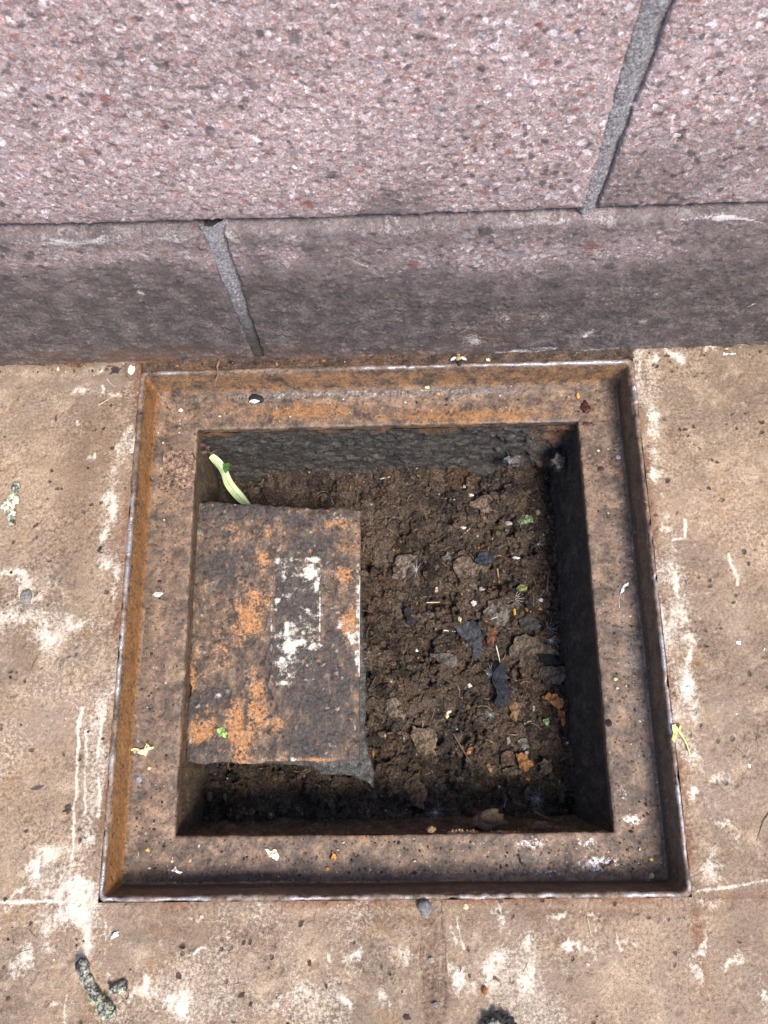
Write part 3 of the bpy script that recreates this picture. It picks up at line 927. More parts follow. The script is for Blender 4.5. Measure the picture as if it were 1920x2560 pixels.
def rough_fn(U, Z):
    s = fbm(U * 16, Z * 18, o=4, seed=3)
    q = Z + .22 * U * .4 + .02 * s
    f1, f2, r = worley(U * 55 + 3 * s, q * 190 + 2 * fbm(U * 90, Z * 90, seed=5), seed=8)
    d = .0045 * (r - .3) + .007 * (s - .5) + .005 * (fbm(U * 90, q * 300, o=4, seed=6, g=.65) - .5)
    g1, g2, rr = worley(U * 150 + s, q * 420, seed=18)
    d = d + .0022 * (rr - .3)
    hole = sstep(.30, .36, U) * (U < .40)
    h1, h2, hr = worley(U * 55, Z * 60, seed=28)
    d = d - .012 * hole * (hr > .55) * sstep(.5, .25, h1) + .006 * hole * (hr < .3) * sstep(.5, .2, h1)
    d = d + .010 * sstep(-.13, -.19, Z)
    d = d + .012 * sstep(-.07, -.15, Z)
    return np.minimum(d, .002 + .030 * sstep(ZL - .013, ZL - .05, Z))


smooth_fn = lambda U, Z: .0012 * (fbm(U * 30, Z * 60, o=4, seed=4) - .5) + .006 * sstep(-.15, -.2, Z)
mk_dark = m_pitwall('dark_layered_earth', [(.014, .012, .011), (.050, .043, .038), (.125, .108, .094)], (1, 1, 3.0))
mk_black = m_pitwall('dark_iron', [(.022, .018, .015), (.050, .040, .033), (.11, .082, .062)], (1, 1, .6), .7)  # darker mix, used on the right wall alone
mk_brown = m_pitwall('brown_rusted_iron', [(.05, .033, .022), (.115, .078, .05), (.19, .13, .085)], (1, 1, .4), .7)
o_ = .0015
pit_wall('back_wall', (OX0 - .012, OY1 + o_), (OX1 + .012, OY1 + o_), (0, -1), mk_dark, rough_fn, lambda U, Z: .8 * sstep(ZL - .025, ZL - .011, Z) * sstep(.45, .62, fbm(U * 30, Z * 60, seed=2)) + .5 * sstep(.36, .40, U) * sstep(.45, .6, fbm(U * 60, Z * 60, seed=6)))
pit_wall('right_wall', (OX1 + o_, OY1 + .012), (OX1 + o_, OY0 - .012), (-1, 0), mk_black, lambda U, Z: smooth_fn(U, Z) + .4 * np.maximum(0, rough_fn(U, Z)) * sstep(ZL - .02, -.10, Z) + .007 * sstep(ZL - .015, -.15, Z), lambda U, Z: .35 * sstep(ZL - .03, ZL - .011, Z) * fbm(U * 20, Z * 20, seed=2))
pit_wall('front_wall', (OX1 + .012, OY0 - o_), (OX0 - .012, OY0 - o_), (0, 1), mk_brown, lambda U, Z: .5 * rough_fn(U, Z), lambda U, Z: .6 * sstep(ZL - .03, ZL - .011, Z))
pit_wall('left_wall', (OX0 - o_, OY0 - .012), (OX0 - o_, OY1 + .012), (1, 0), mk_brown, smooth_fn, lambda U, Z: .5 * sstep(ZL - .035, ZL - .011, Z) * fbm(U * 20, Z * 20, seed=2))


def plates(X, Y, k, seed, jag):
    """overlapping tilted flakes: height and a random number per flake"""
    jx = jag * (fbm(X * k * 3.2, Y * k * 3.2, o=3, seed=seed + 31, g=.6) - .5)
    jy = jag * (fbm(X * k * 3.2, Y * k * 3.2, o=3, seed=seed + 37, g=.6) - .5)
    x, y = X * k + jx, Y * k + jy
    ix, iy = np.floor(x), np.floor(y)
    q = np.zeros_like(ix)
    best = np.full(x.shape, -9.)
    rid = np.zeros(x.shape)
    for dx in (-1, 0, 1):
        for dy in (-1, 0, 1):
            cx, cy = ix + dx, iy + dy
            px, py = cx + _h(cx, cy, q, seed) - x, cy + _h(cx, cy, q, seed + 5) - y
            r = _h(cx, cy, q, seed + 9)
            a = 6.28 * _h(cx, cy, q, seed + 11)
            rad = .45 + .5 * _h(cx, cy, q, seed + 13)
            d = np.hypot(px * (1 + .5 * np.cos(a)), py * (1 + .5 * np.sin(a)))
            hh = r + .55 * (px * np.cos(a * 3) + py * np.sin(a * 3)) - 4. * np.maximum(0, d - rad)
            m = hh > best
            best = np.where(m, hh, best)
            rid = np.where(m, (r * 7.13 + a) % 1., rid)
    return np.maximum(best, -.6), rid


def soil_h(X, Y):
    h = ZF + .026 * (fbm(X * 9, Y * 9, o=3, seed=103) - .5) + .010 * (fbm(X * 34, Y * 34, o=4, seed=104, g=.6) - .5)
    h = h + .0065 * plates(X, Y, 46, 105, 1.1)[0] + .0042 * plates(X, Y, 105, 205, 1.1)[0] + .0022 * plates(X, Y, 240, 305, .8)[0]
    h = h - .010 * sstep(.36, .24, fbm(X * 42, Y * 42, o=4, seed=108, g=.6))
    h = h + .0030 * (fbm(X * 190, Y * 190, o=3, seed=111, g=.65) - .5)
    # banked against the back wall, hollow near the front and the right side
    h = h + .012 * sstep(.05, .0, OY1 - Y) * fbm(X * 20, Y * 20, seed=113) - .008 * sstep(.07, .0, Y - OY0) - .008 * sstep(.05, 0., OX1 - X)
    h = h - .016 * sstep(.06, .02, np.hypot(X - at(600, 1210, ZF)[0], (Y - at(600, 1210, ZF)[1]) * 1.6))
    h = h + .010 * np.exp(-(((X - at(1050, 1700, ZF)[0]) / .03) ** 2 + ((Y - at(1050, 1700, ZF)[1]) / .025) ** 2))
    return h


def soil():
    xs = np.arange(OX0 - .006, OX1 + .006, .00088)
    ys = np.arange(OY0 - .006, OY1 + .006, .00088)
    X, Y = np.meshgrid(xs, ys, indexing='ij')
    Z = soil_h(X, Y)
    ra, rb = plates(X, Y, 46, 105, 1.1)[1], plates(X, Y, 105, 205, 1.1)[1]
    hue = np.where(ra > .62, .7, np.where(rb > .55, .6, 0.))
    hue2 = np.where(ra > .62, (ra * 23.7) % 1.0, (rb * 17.3) % 1.)
    X2 = X + .0022 * (fbm(X * 150, Y * 150, o=2, seed=121) - .5)
    V = np.stack([X2, Y, Z], -1).reshape(-1, 3)
    link('soil', quads_mesh('soil', V, grid_faces(len(xs), len(ys)), M_SOIL, {'hue': hue, 'hue2': hue2}), kind='stuff', label='damp brown soil and leaf mould filling the pit floor')


soil()


def sh(x, y):
    return float(soil_h(np.array([x]), np.array([y]))[0])


def on_soil(px, py, dz=0.):
    z = ZF
    for _ in range(6):
        p = at(px, py, z)
        z = .5 * z + .5 * (sh(p[0], p[1]) + dz)
    return at(px, py, z)


# ------------------------------------------------------------------ rusted plate on a mortar lump
ZP = -.066
plate = bpy.data.objects.new('rusted_plate', None)
COL.objects.link(plate)
plate.location = at(680, 1580, ZP)
plate['label'] = 'flaking rusted iron plate with white paint traces lying in the left of the pit'
plate['category'] = 'metal plate'
PQ = [at(482, 1249, ZP), at(901, 1271, ZP), at(898, 1906, ZP), at(464, 1912, ZP)]     # TL TR BR BL


def plate_body():
    nu, nv = 230, 350
    u, v = np.meshgrid(np.linspace(0, 1, nu), np.linspace(0, 1, nv), indexing='ij')
    q = [np.array(p) for p in PQ]
    P = (q[0] * ((1 - u) * (1 - v))[..., None] + q[1] * (u * (1 - v))[..., None] + q[2] * (u * v)[..., None] + q[3] * ((1 - u) * v)[..., None])
    X, Y = P[..., 0], P[..., 1]
    wx, wy = .19, .26
    eu, ev = np.minimum(u, 1 - u) * wx, np.minimum(v, 1 - v) * wy
    rgt = u > .5
    jag = .0032 * (2 * fbm(Y * 70, X * 2, o=4, seed=5) - .7)
    jag2 = .0036 * (2 * fbm(X * 60, Y * 2, o=4, seed=6) - .7)
    X = X + np.where(rgt, -.15, 1.) * np.exp(-eu / .004) * jag
    Y = Y + np.where(v < .5, -1, 1) * np.exp(-ev / .004) * jag2
    e = np.minimum(eu, ev)
    Z = ZP + .0035 * (fbm(X * 28, Y * 28, o=4, seed=7) - .5) + .0028 * (fbm(X * 120, Y * 120, o=4, seed=8, g=.6) - .5)
    f1, f2, r = worley(X * 85, Y * 60, seed=9)
    Z = Z + .0016 * (r - .5) * sstep(.0, .12, f2 - f1)
    Z = Z - .0022 * np.exp(-e / .0025)
    fn = lambda a, b: at(a, b, ZP)[:2]
    crack = strokes(X + .003 * (fbm(X * 80, Y * 80, seed=3) - .5), Y, [(3.5, [(676, 1600), (674, 1660), (664, 1712), (678, 1745)]), (3, [(575, 1495), (590, 1540), (592, 1570)]), (3, [(835, 1400), (838, 1480)], .6)], fn=fn)
    Z = Z - .0024 * crack
    wh = blobs(X, Y, [(785, 1400, 18, 12, .85), (690, 1400, 12, 10, .7), (778, 1432, 26, 22, .9), (793, 1455, 8, 22, .9), (735, 1420, 40, 60, .35), (720, 1580, 26, 40, .72), (722, 1620, 20, 46, .95), (765, 1585, 40, 30, .45), (780, 1615, 30, 10, .8),
                      (745, 1608, 26, 10, .9), (705, 1708, 26, 7, .85), (700, 1660, 22, 30, .55), (880, 1595, 16, 24, .85), (895, 1530, 7, 120, .7), (893, 1640, 10, 40, .75), (852, 1562, 12, 14, .75), (690, 1500, 8, 10, .7), (715, 1492, 12, 8, .5), (800, 1510, 8, 34, .5),
                      (850, 1290, 26, 14, .3), (545, 1738, 12, 10, .65), (830, 1865, 24, 8, .4), (733, 1897, 10, 8, .7), (760, 1510, 60, 100, .25)], fn=fn)
    wh = np.maximum(wh, strokes(X, Y, [(2.5, [(680, 1440), (678, 1650)], .55), (2.5, [(800, 1480), (799, 1600)], .75), (2.2, [(900, 1440), (898, 1690)], 1.0)], fn=fn))
    orr = blobs(X, Y, [(620, 1545, 40, 60, .75), (640, 1500, 44, 40, .6), (470, 1480, 30, 60, .4), (600, 1830, 34, 80, 1.), (510, 1830, 34, 40, .85), (640, 1760, 26, 80, .75), (690, 1810, 30, 40, .5), (660, 1400, 30, 26, .6), (860, 1440, 34, 30, .7), (870, 1360, 40, 24, .5),
                      (850, 1310, 40, 14, .6), (870, 1560, 26, 40, .8), (560, 1610, 40, 60, .4), (480, 1690, 30, 60, .5), (700, 1330, 60, 30, .35), (590, 1330, 50, 40, .3), (780, 1900, 40, 7, .8), (700, 1900, 40, 5, .6), (870, 1880, 20, 20, .2)], fn=fn)
    crust_shade = blobs(X, Y, [(600, 1270, 160, 26, .5), (760, 1300, 60, 30, .4), (560, 1410, 70, 40, .4), (780, 1370, 70, 30, .5), (800, 1780, 80, 110, .45), (530, 1880, 60, 30, .5), (540, 1740, 60, 24, .4), (480, 1770, 24, 30, .5), (830, 1650, 40, 60, .4), (615, 1790, 7, 50, .7), (860, 1720, 40, 60, .4), (740, 1500, 50, 30, .4), (835, 1580, 14, 40, .4), (760, 1870, 60, 40, .4)], fn=fn) - .10 - .45 * np.clip(orr, 0, 1) + .5 * crack
    top = np.stack([X, Y, Z], -1)
    # skirt: edge of the plate, 9 mm thick
    n = nu * nv
    ring = [i * nv for i in range(nu)] + [(nu - 1) * nv + j for j in range(1, nv)] + [i * nv + nv - 1 for i in range(nu - 2, -1, -1)] + [j for j in range(nv - 2, 0, -1)]
    R0 = top.reshape(-1, 3)[ring]
    R1 = R0 + np.array([0, 0, -.004])
    R2 = R0 * 1.0
    R2[:, 2] = ZP - .011
    V = np.concatenate([top.reshape(-1, 3), R1, R2])
    m = len(ring)
    F = list(grid_faces(nu, nv, flip=True))
    a = np.array(ring)
    b = n + np.arange(m)
    c = b + m
    S1 = np.stack([a, np.roll(a, -1), np.roll(b, -1), b], 1)
    S2 = np.stack([b, np.roll(b, -1), np.roll(c, -1), c], 1)
    F = np.concatenate([np.array(F), S1, S2])
    pad = lambda A, k: np.concatenate([A.ravel(), np.full(2 * m, k)])
    V = V - np.array(plate.location)
    me = quads_mesh('plate', V, F, M_PLATE, {'white': pad(wh, -.4), 'orange': pad(orr, .1), 'crust_shade': pad(crust_shade, .2)})
    link('plate', me, plate)


plate_body()


def strip():
    """the low raised bar on the plate that carries the white paint"""
    q = [np.array(at(p[0], p[1], ZP)) for p in ((684, 1392), (801, 1388), (800, 1704), (676, 1712))]
    nu, nv = 60, 130
    u, v = np.meshgrid(np.linspace(0, 1, nu), np.linspace(0, 1, nv), indexing='ij')
    P = (q[0] * ((1 - u) * (1 - v))[..., None] + q[1] * (u * (1 - v))[..., None] + q[2] * (u * v)[..., None] + q[3] * ((1 - u) * v)[..., None])
    X, Y = P[..., 0], P[..., 1]
    e = np.minimum(np.minimum(u, 1 - u) * .045, np.minimum(v, 1 - v) * .12)
    Z = ZP + .0010 + .0035 * (fbm(X * 28, Y * 28, o=4, seed=7) - .5) + .0020 * (fbm(X * 120, Y * 120, o=4, seed=8, g=.6) - .5) - .005 * np.exp(-e / .0009)
    fn = lambda a, b: at(a, b, ZP)[:2]
    wh = blobs(X, Y, [(785, 1400, 18, 12, .95), (692, 1400, 12, 10, .8), (778, 1432, 26, 24, 1.), (793, 1458, 8, 24, .95), (735, 1420, 40, 60, .42), (720, 1575, 22, 40, .8), (722, 1620, 18, 40, 1.), (765, 1585, 40, 30, .55), (782, 1616, 26, 10, .95),
                      (745, 1608, 26, 10, 1.), (705, 1707, 26, 6, 1.), (708, 1660, 18, 34, .7), (693, 1500, 8, 10, .85), (718, 1492, 12, 8, .6), (796, 1520, 6, 40, .55), (760, 1700, 30, 5, .4)], fn=fn)
    wh = np.maximum(wh, .30 * sstep(.35, .65, fbm(X * 50, Y * 50, o=4, seed=33, g=.6)) + .12)
    wh = np.maximum(wh, strokes(X, Y, [(3, [(682, 1440), (678, 1690)], .55), (2.5, [(799, 1480), (799, 1600)], .8)], fn=fn))
    crust_shade = .12 + .3 * blobs(X, Y, [(690, 1640, 10, 60), (740, 1500, 50, 40), (760, 1660, 30, 40)], fn=fn)
    V = np.stack([X, Y, Z], -1).reshape(-1, 3) - np.array(plate.location)
    link('paint_strip', quads_mesh('paint_strip', V, grid_faces(nu, nv, flip=True), M_PLATE, {'white': wh, 'orange': np.zeros(wh.size), 'crust_shade': crust_shade}), plate, label='flat bar with flaking white paint')


strip()


# ------------------------------------------------------------------ small things
def rough_poly(pts, it=2, amp=.14, seed=0):
    rr = random.Random(seed)
    for k in range(it):
        q = []
        for a, b in zip(pts, pts[1:] + pts[:1]):
            d = ((b[0] - a[0]), (b[1] - a[1]))
            s = rr.uniform(-amp, amp)
            q += [a, ((a[0] + b[0]) / 2 - d[1] * s, (a[1] + b[1]) / 2 + d[0] * s)]
        pts = q
        amp *= .8
    return pts


def put(name, me, label, cat, loc, group=None):
    o = link(name, me, label=label, category=cat)
    o.location = loc
    if group:
        o['group'] = group
    return o


def flake_mesh(name, pts, mat, thick=.0012, curl=.0, tilt=(0, 0), bump=.0006, seed=0):
    """plate with a traced ragged outline (local metres), real thickness, bent and dented"""
    bm = bmesh.new()
    vs_ = [bm.verts.new((p[0], p[1], 0)) for p in pts]
    f = bm.faces.new(vs_)
    if f.normal.z < 0 or f.calc_area() == 0:
        f.normal_update()
    bm.normal_update()
    if bm.faces[:][0].normal.z < 0:
        bmesh.ops.reverse_faces(bm, faces=bm.faces[:])
    r = bmesh.ops.poke(bm, faces=bm.faces[:])
    bmesh.ops.subdivide_edges(bm, edges=[e for e in bm.edges if any(len(v.link_edges) > 3 for v in e.verts)], cuts=2)
    bmesh.ops.triangulate(bm, faces=bm.faces[:])
    L = max(max(abs(p[0]), abs(p[1])) for p in pts) + 1e-6
    for v in bm.verts:
        x, y = v.co.x, v.co.y
        k = mn.noise(Vector((x * 160 + seed, y * 160, seed * 1.7)))
        v.co.z = curl * ((x / L) ** 2 + .5 * (y / L) ** 2) + tilt[0] * x + tilt[1] * y + bump * k
    g = bmesh.ops.extrude_face_region(bm, geom=bm.faces[:])
    for v in [e for e in g['geom'] if isinstance(e, bmesh.types.BMVert)]:
        v.co.z += thick
    bmesh.ops.recalc_face_normals(bm, faces=bm.faces[:])
    me = bpy.data.meshes.new(name)
    bm.to_mesh(me)
    bm.free()
    me.materials.append(mat)
    for p in me.polygons:
        p.use_smooth = False
    return me


CA = lambda L: [(960 + x * .3014, 1400 + y * .3014) for x, y in L]
CB = lambda L: [(1000 + x * .3014, 1700 + y * .3014) for x, y in L]
CC = lambda L: [(900 + x * .3978, 1000 + y * .3978) for x, y in L]


def flake(name, label, cat, px, col, where='soil', thick=.0012, curl=0., tilt=(0, 0), lift=.0006, group=None, rough=.8, var=.35, seed=None, jag=.12, trans=0., bump=.0006):
    cx = sum(p[0] for p in px) / len(px)
    cy = sum(p[1] for p in px) / len(px)
    if where == 'soil':
        c = on_soil(cx, cy, lift)
        # rest on the highest soil beneath
        zs = sorted(sh(at(p[0], p[1], c[2])[0], at(p[0], p[1], c[2])[1]) for p in px)
        z = max(c[2], zs[int(len(zs) * .5)] + lift * .5)
    else:
        z = where + lift
    c = at(cx, cy, z)
    pts = [(at(p[0], p[1], z) - c)[:2] for p in px]
    sd = seed if seed is not None else int(cx * 3 + cy)
    pts = rough_poly([tuple(p) for p in pts], 3, jag * 2.1, sd)
    m = plain(tuple(v * (.72 if where == 'soil' else 1.) for v in col), rough, .75, 150, trans)
    return put(name, flake_mesh(name, pts, m, thick, curl, tilt, bump, sd % 97), label, cat, c, group)


def lump_mesh(name, size, mat, seed=0, sub=2, rough=.35, sq=(1, 1, 1)):
    bm = bmesh.new()
    bmesh.ops.create_icosphere(bm, subdivisions=sub, radius=1)
    for v in bm.verts:
        d = v.co.copy()
        k = 1 + rough * mn.noise(d * 1.3 + Vector((seed * 3.1, 0, 0))) + rough * .6 * mn.noise(d * 3.1 + Vector((0, seed * 2.3, 0)))
        v.co = Vector((d.x * sq[0], d.y * sq[1], d.z * sq[2])) * k * size
    me = bpy.data.meshes.new(name)
    bm.to_mesh(me)
    bm.free()
    me.materials.append(mat)
    for p in me.polygons:
        p.use_smooth = sub > 2
    return me


def lump(name, label, cat, px, py, r_px, col, where='soil', sq=(1, 1, .7), rot=0., group=None, rough=.35, sub=2, mrough=.8, seed=None, trans=0.):
    sd = seed if seed is not None else int(px * 7 + py * 3) % 91
    if where == 'soil':
        c = on_soil(px, py, .0)
    else:
        c = at(px, py, where)
    s = (at(px + 10, py, c[2]) - c).length / 10 * r_px
    c = Vector(c)
    c.z += s * sq[2] * .55
    o = put(name, lump_mesh(name, s, plain(col, mrough, .35, 400, trans), sd, sub, rough, sq), label, cat, c, group)
    o.rotation_euler = (0, 0, rot)
    return o


def tube_mesh(name, P, R, mat, sides=6):
    V, F = [], []
    n = len(P)
    for i, (p, r) in enumerate(zip(P, R)):
        t = (P[min(i + 1, n - 1)] - P[max(i - 1, 0)]).normalized()
        a = t.orthogonal().normalized()
        b = t.cross(a)
        for k in range(sides):
            w = 2 * math.pi * k / sides
            V.append(p + (a * math.cos(w) + b * math.sin(w)) * r)
    for i in range(n - 1):
        for k in range(sides):
            F.append((i * sides + k, i * sides + (k + 1) % sides, (i + 1) * sides + (k + 1) % sides, (i + 1) * sides + k))
    F.append(tuple(range(sides))[::-1])
    F.append(tuple((n - 1) * sides + k for k in range(sides)))
    me = bpy.data.meshes.new(name)
    me.from_pydata(V, [], F)
    me.update()
    if mat:
        me.materials.append(mat)
    for p in me.polygons:
        p.use_smooth = True
    return me


def straw(name, label, cat, px, r_px, col, where='soil', lift=.0012, group=None, taper=.6, knots=0., rough=.6, arch=0.):
    """thin stalk along photo points; lift or a list of lifts above the surface"""
    P = []
    n = len(px)
    # resample
    Q = []
    for a, b in zip(px[:-1], px[1:]):
        for k in range(4):
            Q.append((a[0] + (b[0] - a[0]) * k / 4, a[1] + (b[1] - a[1]) * k / 4))
    Q.append(px[-1])
    zmax = None
    pts = []
    for i, q in enumerate(Q):
        t = i / (len(Q) - 1)
        p = on_soil(q[0], q[1], 0) if where == 'soil' else at(q[0], q[1], where)
        pts.append(p)
    # straight stalk laid over the bumps: line through the ends raised until it clears
    a, b = pts[0].z, pts[-1].z
    need = max((p.z - (a + (b - a) * i / (len(pts) - 1)) for i, p in enumerate(pts)), default=0) * .5
    for i, (q, p) in enumerate(zip(Q, pts)):
        t = i / (len(pts) - 1)
        z = a + (b - a) * t + need + lift + arch * math.sin(math.pi * t)
        P.append(at(q[0], q[1], z))
    c = P[0].copy()
    s = (at(px[0][0] + 10, px[0][1], c.z) - at(px[0][0], px[0][1], c.z)).length / 10
    R = [s * r_px * (1 - (1 - taper) * i / (len(P) - 1)) * (1 + knots * random.uniform(-1, 1)) for i in range(len(P))]
    return put(name, tube_mesh(name, [p - c for p in P], R, plain(col, rough, .3, 500)), label, cat, c, group)


def pappus(label, px, py, r_px, where='soil', n=16, col=(.62, .62, .64), stalk=None, squash=.55, ang=(0, 360), group='feathery seed tufts in the pit'):
    c = on_soil(px, py, .0025) if where == 'soil' else at(px, py, where + .002)
    s = (at(px + 10, py, c[2]) - c).length / 10
    bm = bmesh.new()
    rr = random.Random(int(px * 5 + py))
    R = s * r_px
    for k in range(n):
        a = math.radians(ang[0] + (ang[1] - ang[0]) * (k + rr.uniform(-.3, .3)) / n)
        el = rr.uniform(.05, .9) * squash
        L = R * rr.uniform(.75, 1.15)
        d = Vector((math.cos(a) * math.cos(el), math.sin(a) * math.cos(el), math.sin(el)))
        side = d.cross(Vector((0, 0, 1))).normalized()
        up = side.cross(d)
        prev = None
        for i in range(4):
            t = i / 3
            p = d * L * t + Vector((0, 0, -.18 * L * t * t)) + side * (.06 * L * t * t * rr.uniform(-1, 1))
            w = .00022 * (1 - .55 * t)
            ring = [bm.verts.new(p + side * w), bm.verts.new(p - side * w * .5 + up * w * .87), bm.verts.new(p - side * w * .5 - up * w * .87)]
            if prev:
                for j in range(3):
                    bm.faces.new((prev[j], prev[(j + 1) % 3], ring[(j + 1) % 3], ring[j]))
            prev = ring
    e = bpy.data.objects.new('seed_tuft', None)
    COL.objects.link(e)
    e.location = c
    e['label'], e['category'], e['group'] = label, 'seed tuft', group
    me = bpy.data.meshes.new('hairs')
    bm.to_mesh(me)
    bm.free()
    me.materials.append(plain(col, .5, .15, 500))
    link('hairs', me, e)
    link('seed', lump_mesh('seed', .0010, plain((.55, .52, .47), .6, .2, 500), int(px), 1, .2, (1, 1, 1.4)), e)
    if stalk:
        P = [at(a, b, c[2] + .0006) - Vector(c) for a, b in stalk]
        link('stalk', tube_mesh('stalk', P, [.0003] * len(P), plain((.55, .5, .42), .6, .2, 500), 5), e)
    return e


# --- mortar lump that carries the plate
def mortar_lump():
    outline = [(520, 1290), (700, 1288), (890, 1300), (900, 1500), (906, 1640), (912, 1760), (912, 1850), (924, 1896), (930, 1930), (928, 1962), (912, 1948), (880, 1932), (845, 1930), (800, 1928), (782, 1912), (600, 1890), (520, 1880), (505, 1600)]
    ztop = ZP - .0105
    c = at(720, 1600, -.19)
    rings = []
    for k, (z, g) in enumerate([(ztop, 1.), (ztop - .004, 1.03), (ztop - .020, .99), (-.140, .93), (-.205, .9)]):
        pts = rough_poly([tuple((at(p[0], p[1], z if k == 0 else ztop))[:2]) for p in outline], 2, .06, 3)
        m = (sum(p[0] for p in pts) / len(pts), sum(p[1] for p in pts) / len(pts))
        rings.append([Vector((m[0] + (p[0] - m[0]) * g, m[1] + (p[1] - m[1]) * g, z + (.002 * mn.noise(Vector((p[0] * 90, p[1] * 90, k))) if k else 0))) - c for p in pts])
    V, F = [], []
    n = len(rings[0])
    for r in rings:
        V += r
    for k in range(len(rings) - 1):
        for i in range(n):
            F.append((k * n + i, (k + 1) * n + i, (k + 1) * n + (i + 1) % n, k * n + (i + 1) % n))
    F.append(tuple(range(n)))
    me = bpy.data.meshes.new('mortar_lump')
    me.from_pydata(V, [], F)
    bm = bmesh.new()
    bm.from_mesh(me)
    bmesh.ops.recalc_face_normals(bm, faces=bm.faces[:])
    bm.to_mesh(me)
    me.materials.append(plain((.075, .072, .066), .9, .6, 150))
    put('mortar_lump', me, 'grey mortar lump jutting out from under the rusted plate', 'mortar', c)


mortar_lump()

# --- curled green leaf behind the plate
def curled_leaf():
    sp = [(526, 1138, -.078), (536, 1148, -.083), (546, 1161, -.088), (554, 1175, -.094), (562, 1190, -.100), (570, 1205, -.107), (580, 1220, -.114), (592, 1235, -.121), (607, 1250, -.129), (626, 1268, -.138)]
    P = [at(a, b, z) for a, b, z in sp]
    c = P[0].copy()
    W = [.0050, .0082, .0092, .0098, .0084, .0080, .0084, .0088, .0080, .0040]
    V, F, nc, n = [], [], 11, len(sp)
    for i, (p, w) in enumerate(zip(P, W)):
        t = (P[min(i + 1, n - 1)] - P[max(i - 1, 0)]).normalized()
        s = t.cross(Vector((.1, -.1, 1))).normalized()
        up = s.cross(t)
        if up.z < 0:
            up = -up
        for k in range(nc):
            u = k / (nc - 1) * 2 - 1
            # a shallow V folded along the midrib, one half rolled over near the tip
            roll = math.exp(-((i - 2.6) / 1.3) ** 2) * max(0, u)
            q = p - c + s * (u * w * .62 * (1 - .75 * roll)) + up * (.22 * w * abs(u) + 1.0 * w * roll * roll)
            q += up * (.0011 * mn.noise(Vector((i * .8, u * 2.2, 3)))) + s * (.0012 * mn.noise(Vector((i * 1.1, 0, u * 3))) * abs(u))
            V.append(q)
    for i in range(n - 1):
        for k in range(nc - 1):
            F.append((i * nc + k, i * nc + k + 1, (i + 1) * nc + k + 1, (i + 1) * nc + k))
    e = bpy.data.objects.new('green_leaf', None)
    COL.objects.link(e)
    e.location = c
    e['label'] = 'curled pale green leaf standing in the upper left corner of the pit'
    e['category'] = 'leaf'
    me = bpy.data.meshes.new('blade')
    me.from_pydata(V, [], F)
    me.attributes.new('across', 'FLOAT', 'POINT').data.foreach_set('value', [abs((k % nc) / (nc - 1) * 2 - 1) for k in range(len(V))])
    me.attributes.new('half', 'FLOAT', 'POINT').data.foreach_set('value', [(k % nc) / (nc - 1) for k in range(len(V))])
    m = NT('pale_leaf_underside')
    st = m.noise(140, 4, .6)
    col = m.ramp(st, [(.3, (.36, .50, .20)), (.7, (.56, .68, .38))])
    vein = m.noise(420, 3, .6, vec=m.vscale(m.pos, (1, .35, 1)))
    col = m.mix(.5, col, m.ramp(vein, [(.3, .7), (.5, 1.), (.7, 1.25)]), 'MULTIPLY')
    col = m.mix(m.math('MULTIPLY', m.step(m.attr('half'), .52, .44), .7), col, (.68, .76, .52))
    col = m.mix(m.math('MULTIPLY', m.step(m.attr('across'), .12, .03), .8), col, (.16, .26, .07))
    col = m.mix(m.step(m.attr('across'), .86, 1.), col, (.62, .66, .36))
    m.out(col, .45, m.bump(vein, .5, .0008))
    m.b.inputs['Subsurface Weight'].default_value = .15
    m.b.inputs['Subsurface Radius'].default_value = (.002, .004, .001)
    me.materials.append(m.m)
    for p in me.polygons:
        p.use_smooth = True
    o = link('blade', me, e)
    sm = o.modifiers.new('s', 'SOLIDIFY')
    sm.thickness = .0005
    ss = o.modifiers.new('u', 'SUBSURF')
    ss.levels = ss.render_levels = 2
    z = -.085
    fm = flake_mesh('fold', rough_poly([tuple((at(a, b, z) - c)[:2]) for a, b in [(557, 1160), (574, 1158), (573, 1170), (564, 1184)]], 2, .12, 5), plain((.055, .13, .025), .45, .3, 200), .0005, 0, (0, 0), .0008)
    f = link('fold', fm, e)
    f.location.z = z - c.z


curled_leaf()

def eye_bolt():
    z = ZL - .022
    c = at(507, 1122, z)
    e = bpy.data.objects.new('eye_bolt', None)
    COL.objects.link(e)
    e.location = c
    e['label'] = 'rusted round bolt eye in the far left corner of the pit above the green leaf'
    e['category'] = 'bolt'
    m = plain((.085, .055, .042), .7, .5, 260)
    P = [Vector((.0058 * math.cos(a), .0050 * math.sin(a), .001 * math.sin(3 * a))) for a in [2 * math.pi * k / 16 for k in range(17)]]
    link('ring', tube_mesh('ring', P, [.0024] * 17, m, 8), e)
    link('shank', tube_mesh('shank', [Vector((-.020, .004, -.002)), Vector((-.004, .001, -.001))], [.0035, .0032], m, 8), e)
    link('tail', tube_mesh('tail', [Vector((.005, -.003, 0)), Vector((.010, -.006, .001)), Vector((.0165, -.002, .002))], [.0022, .0018, .0008], m, 7), e)


eye_bolt()

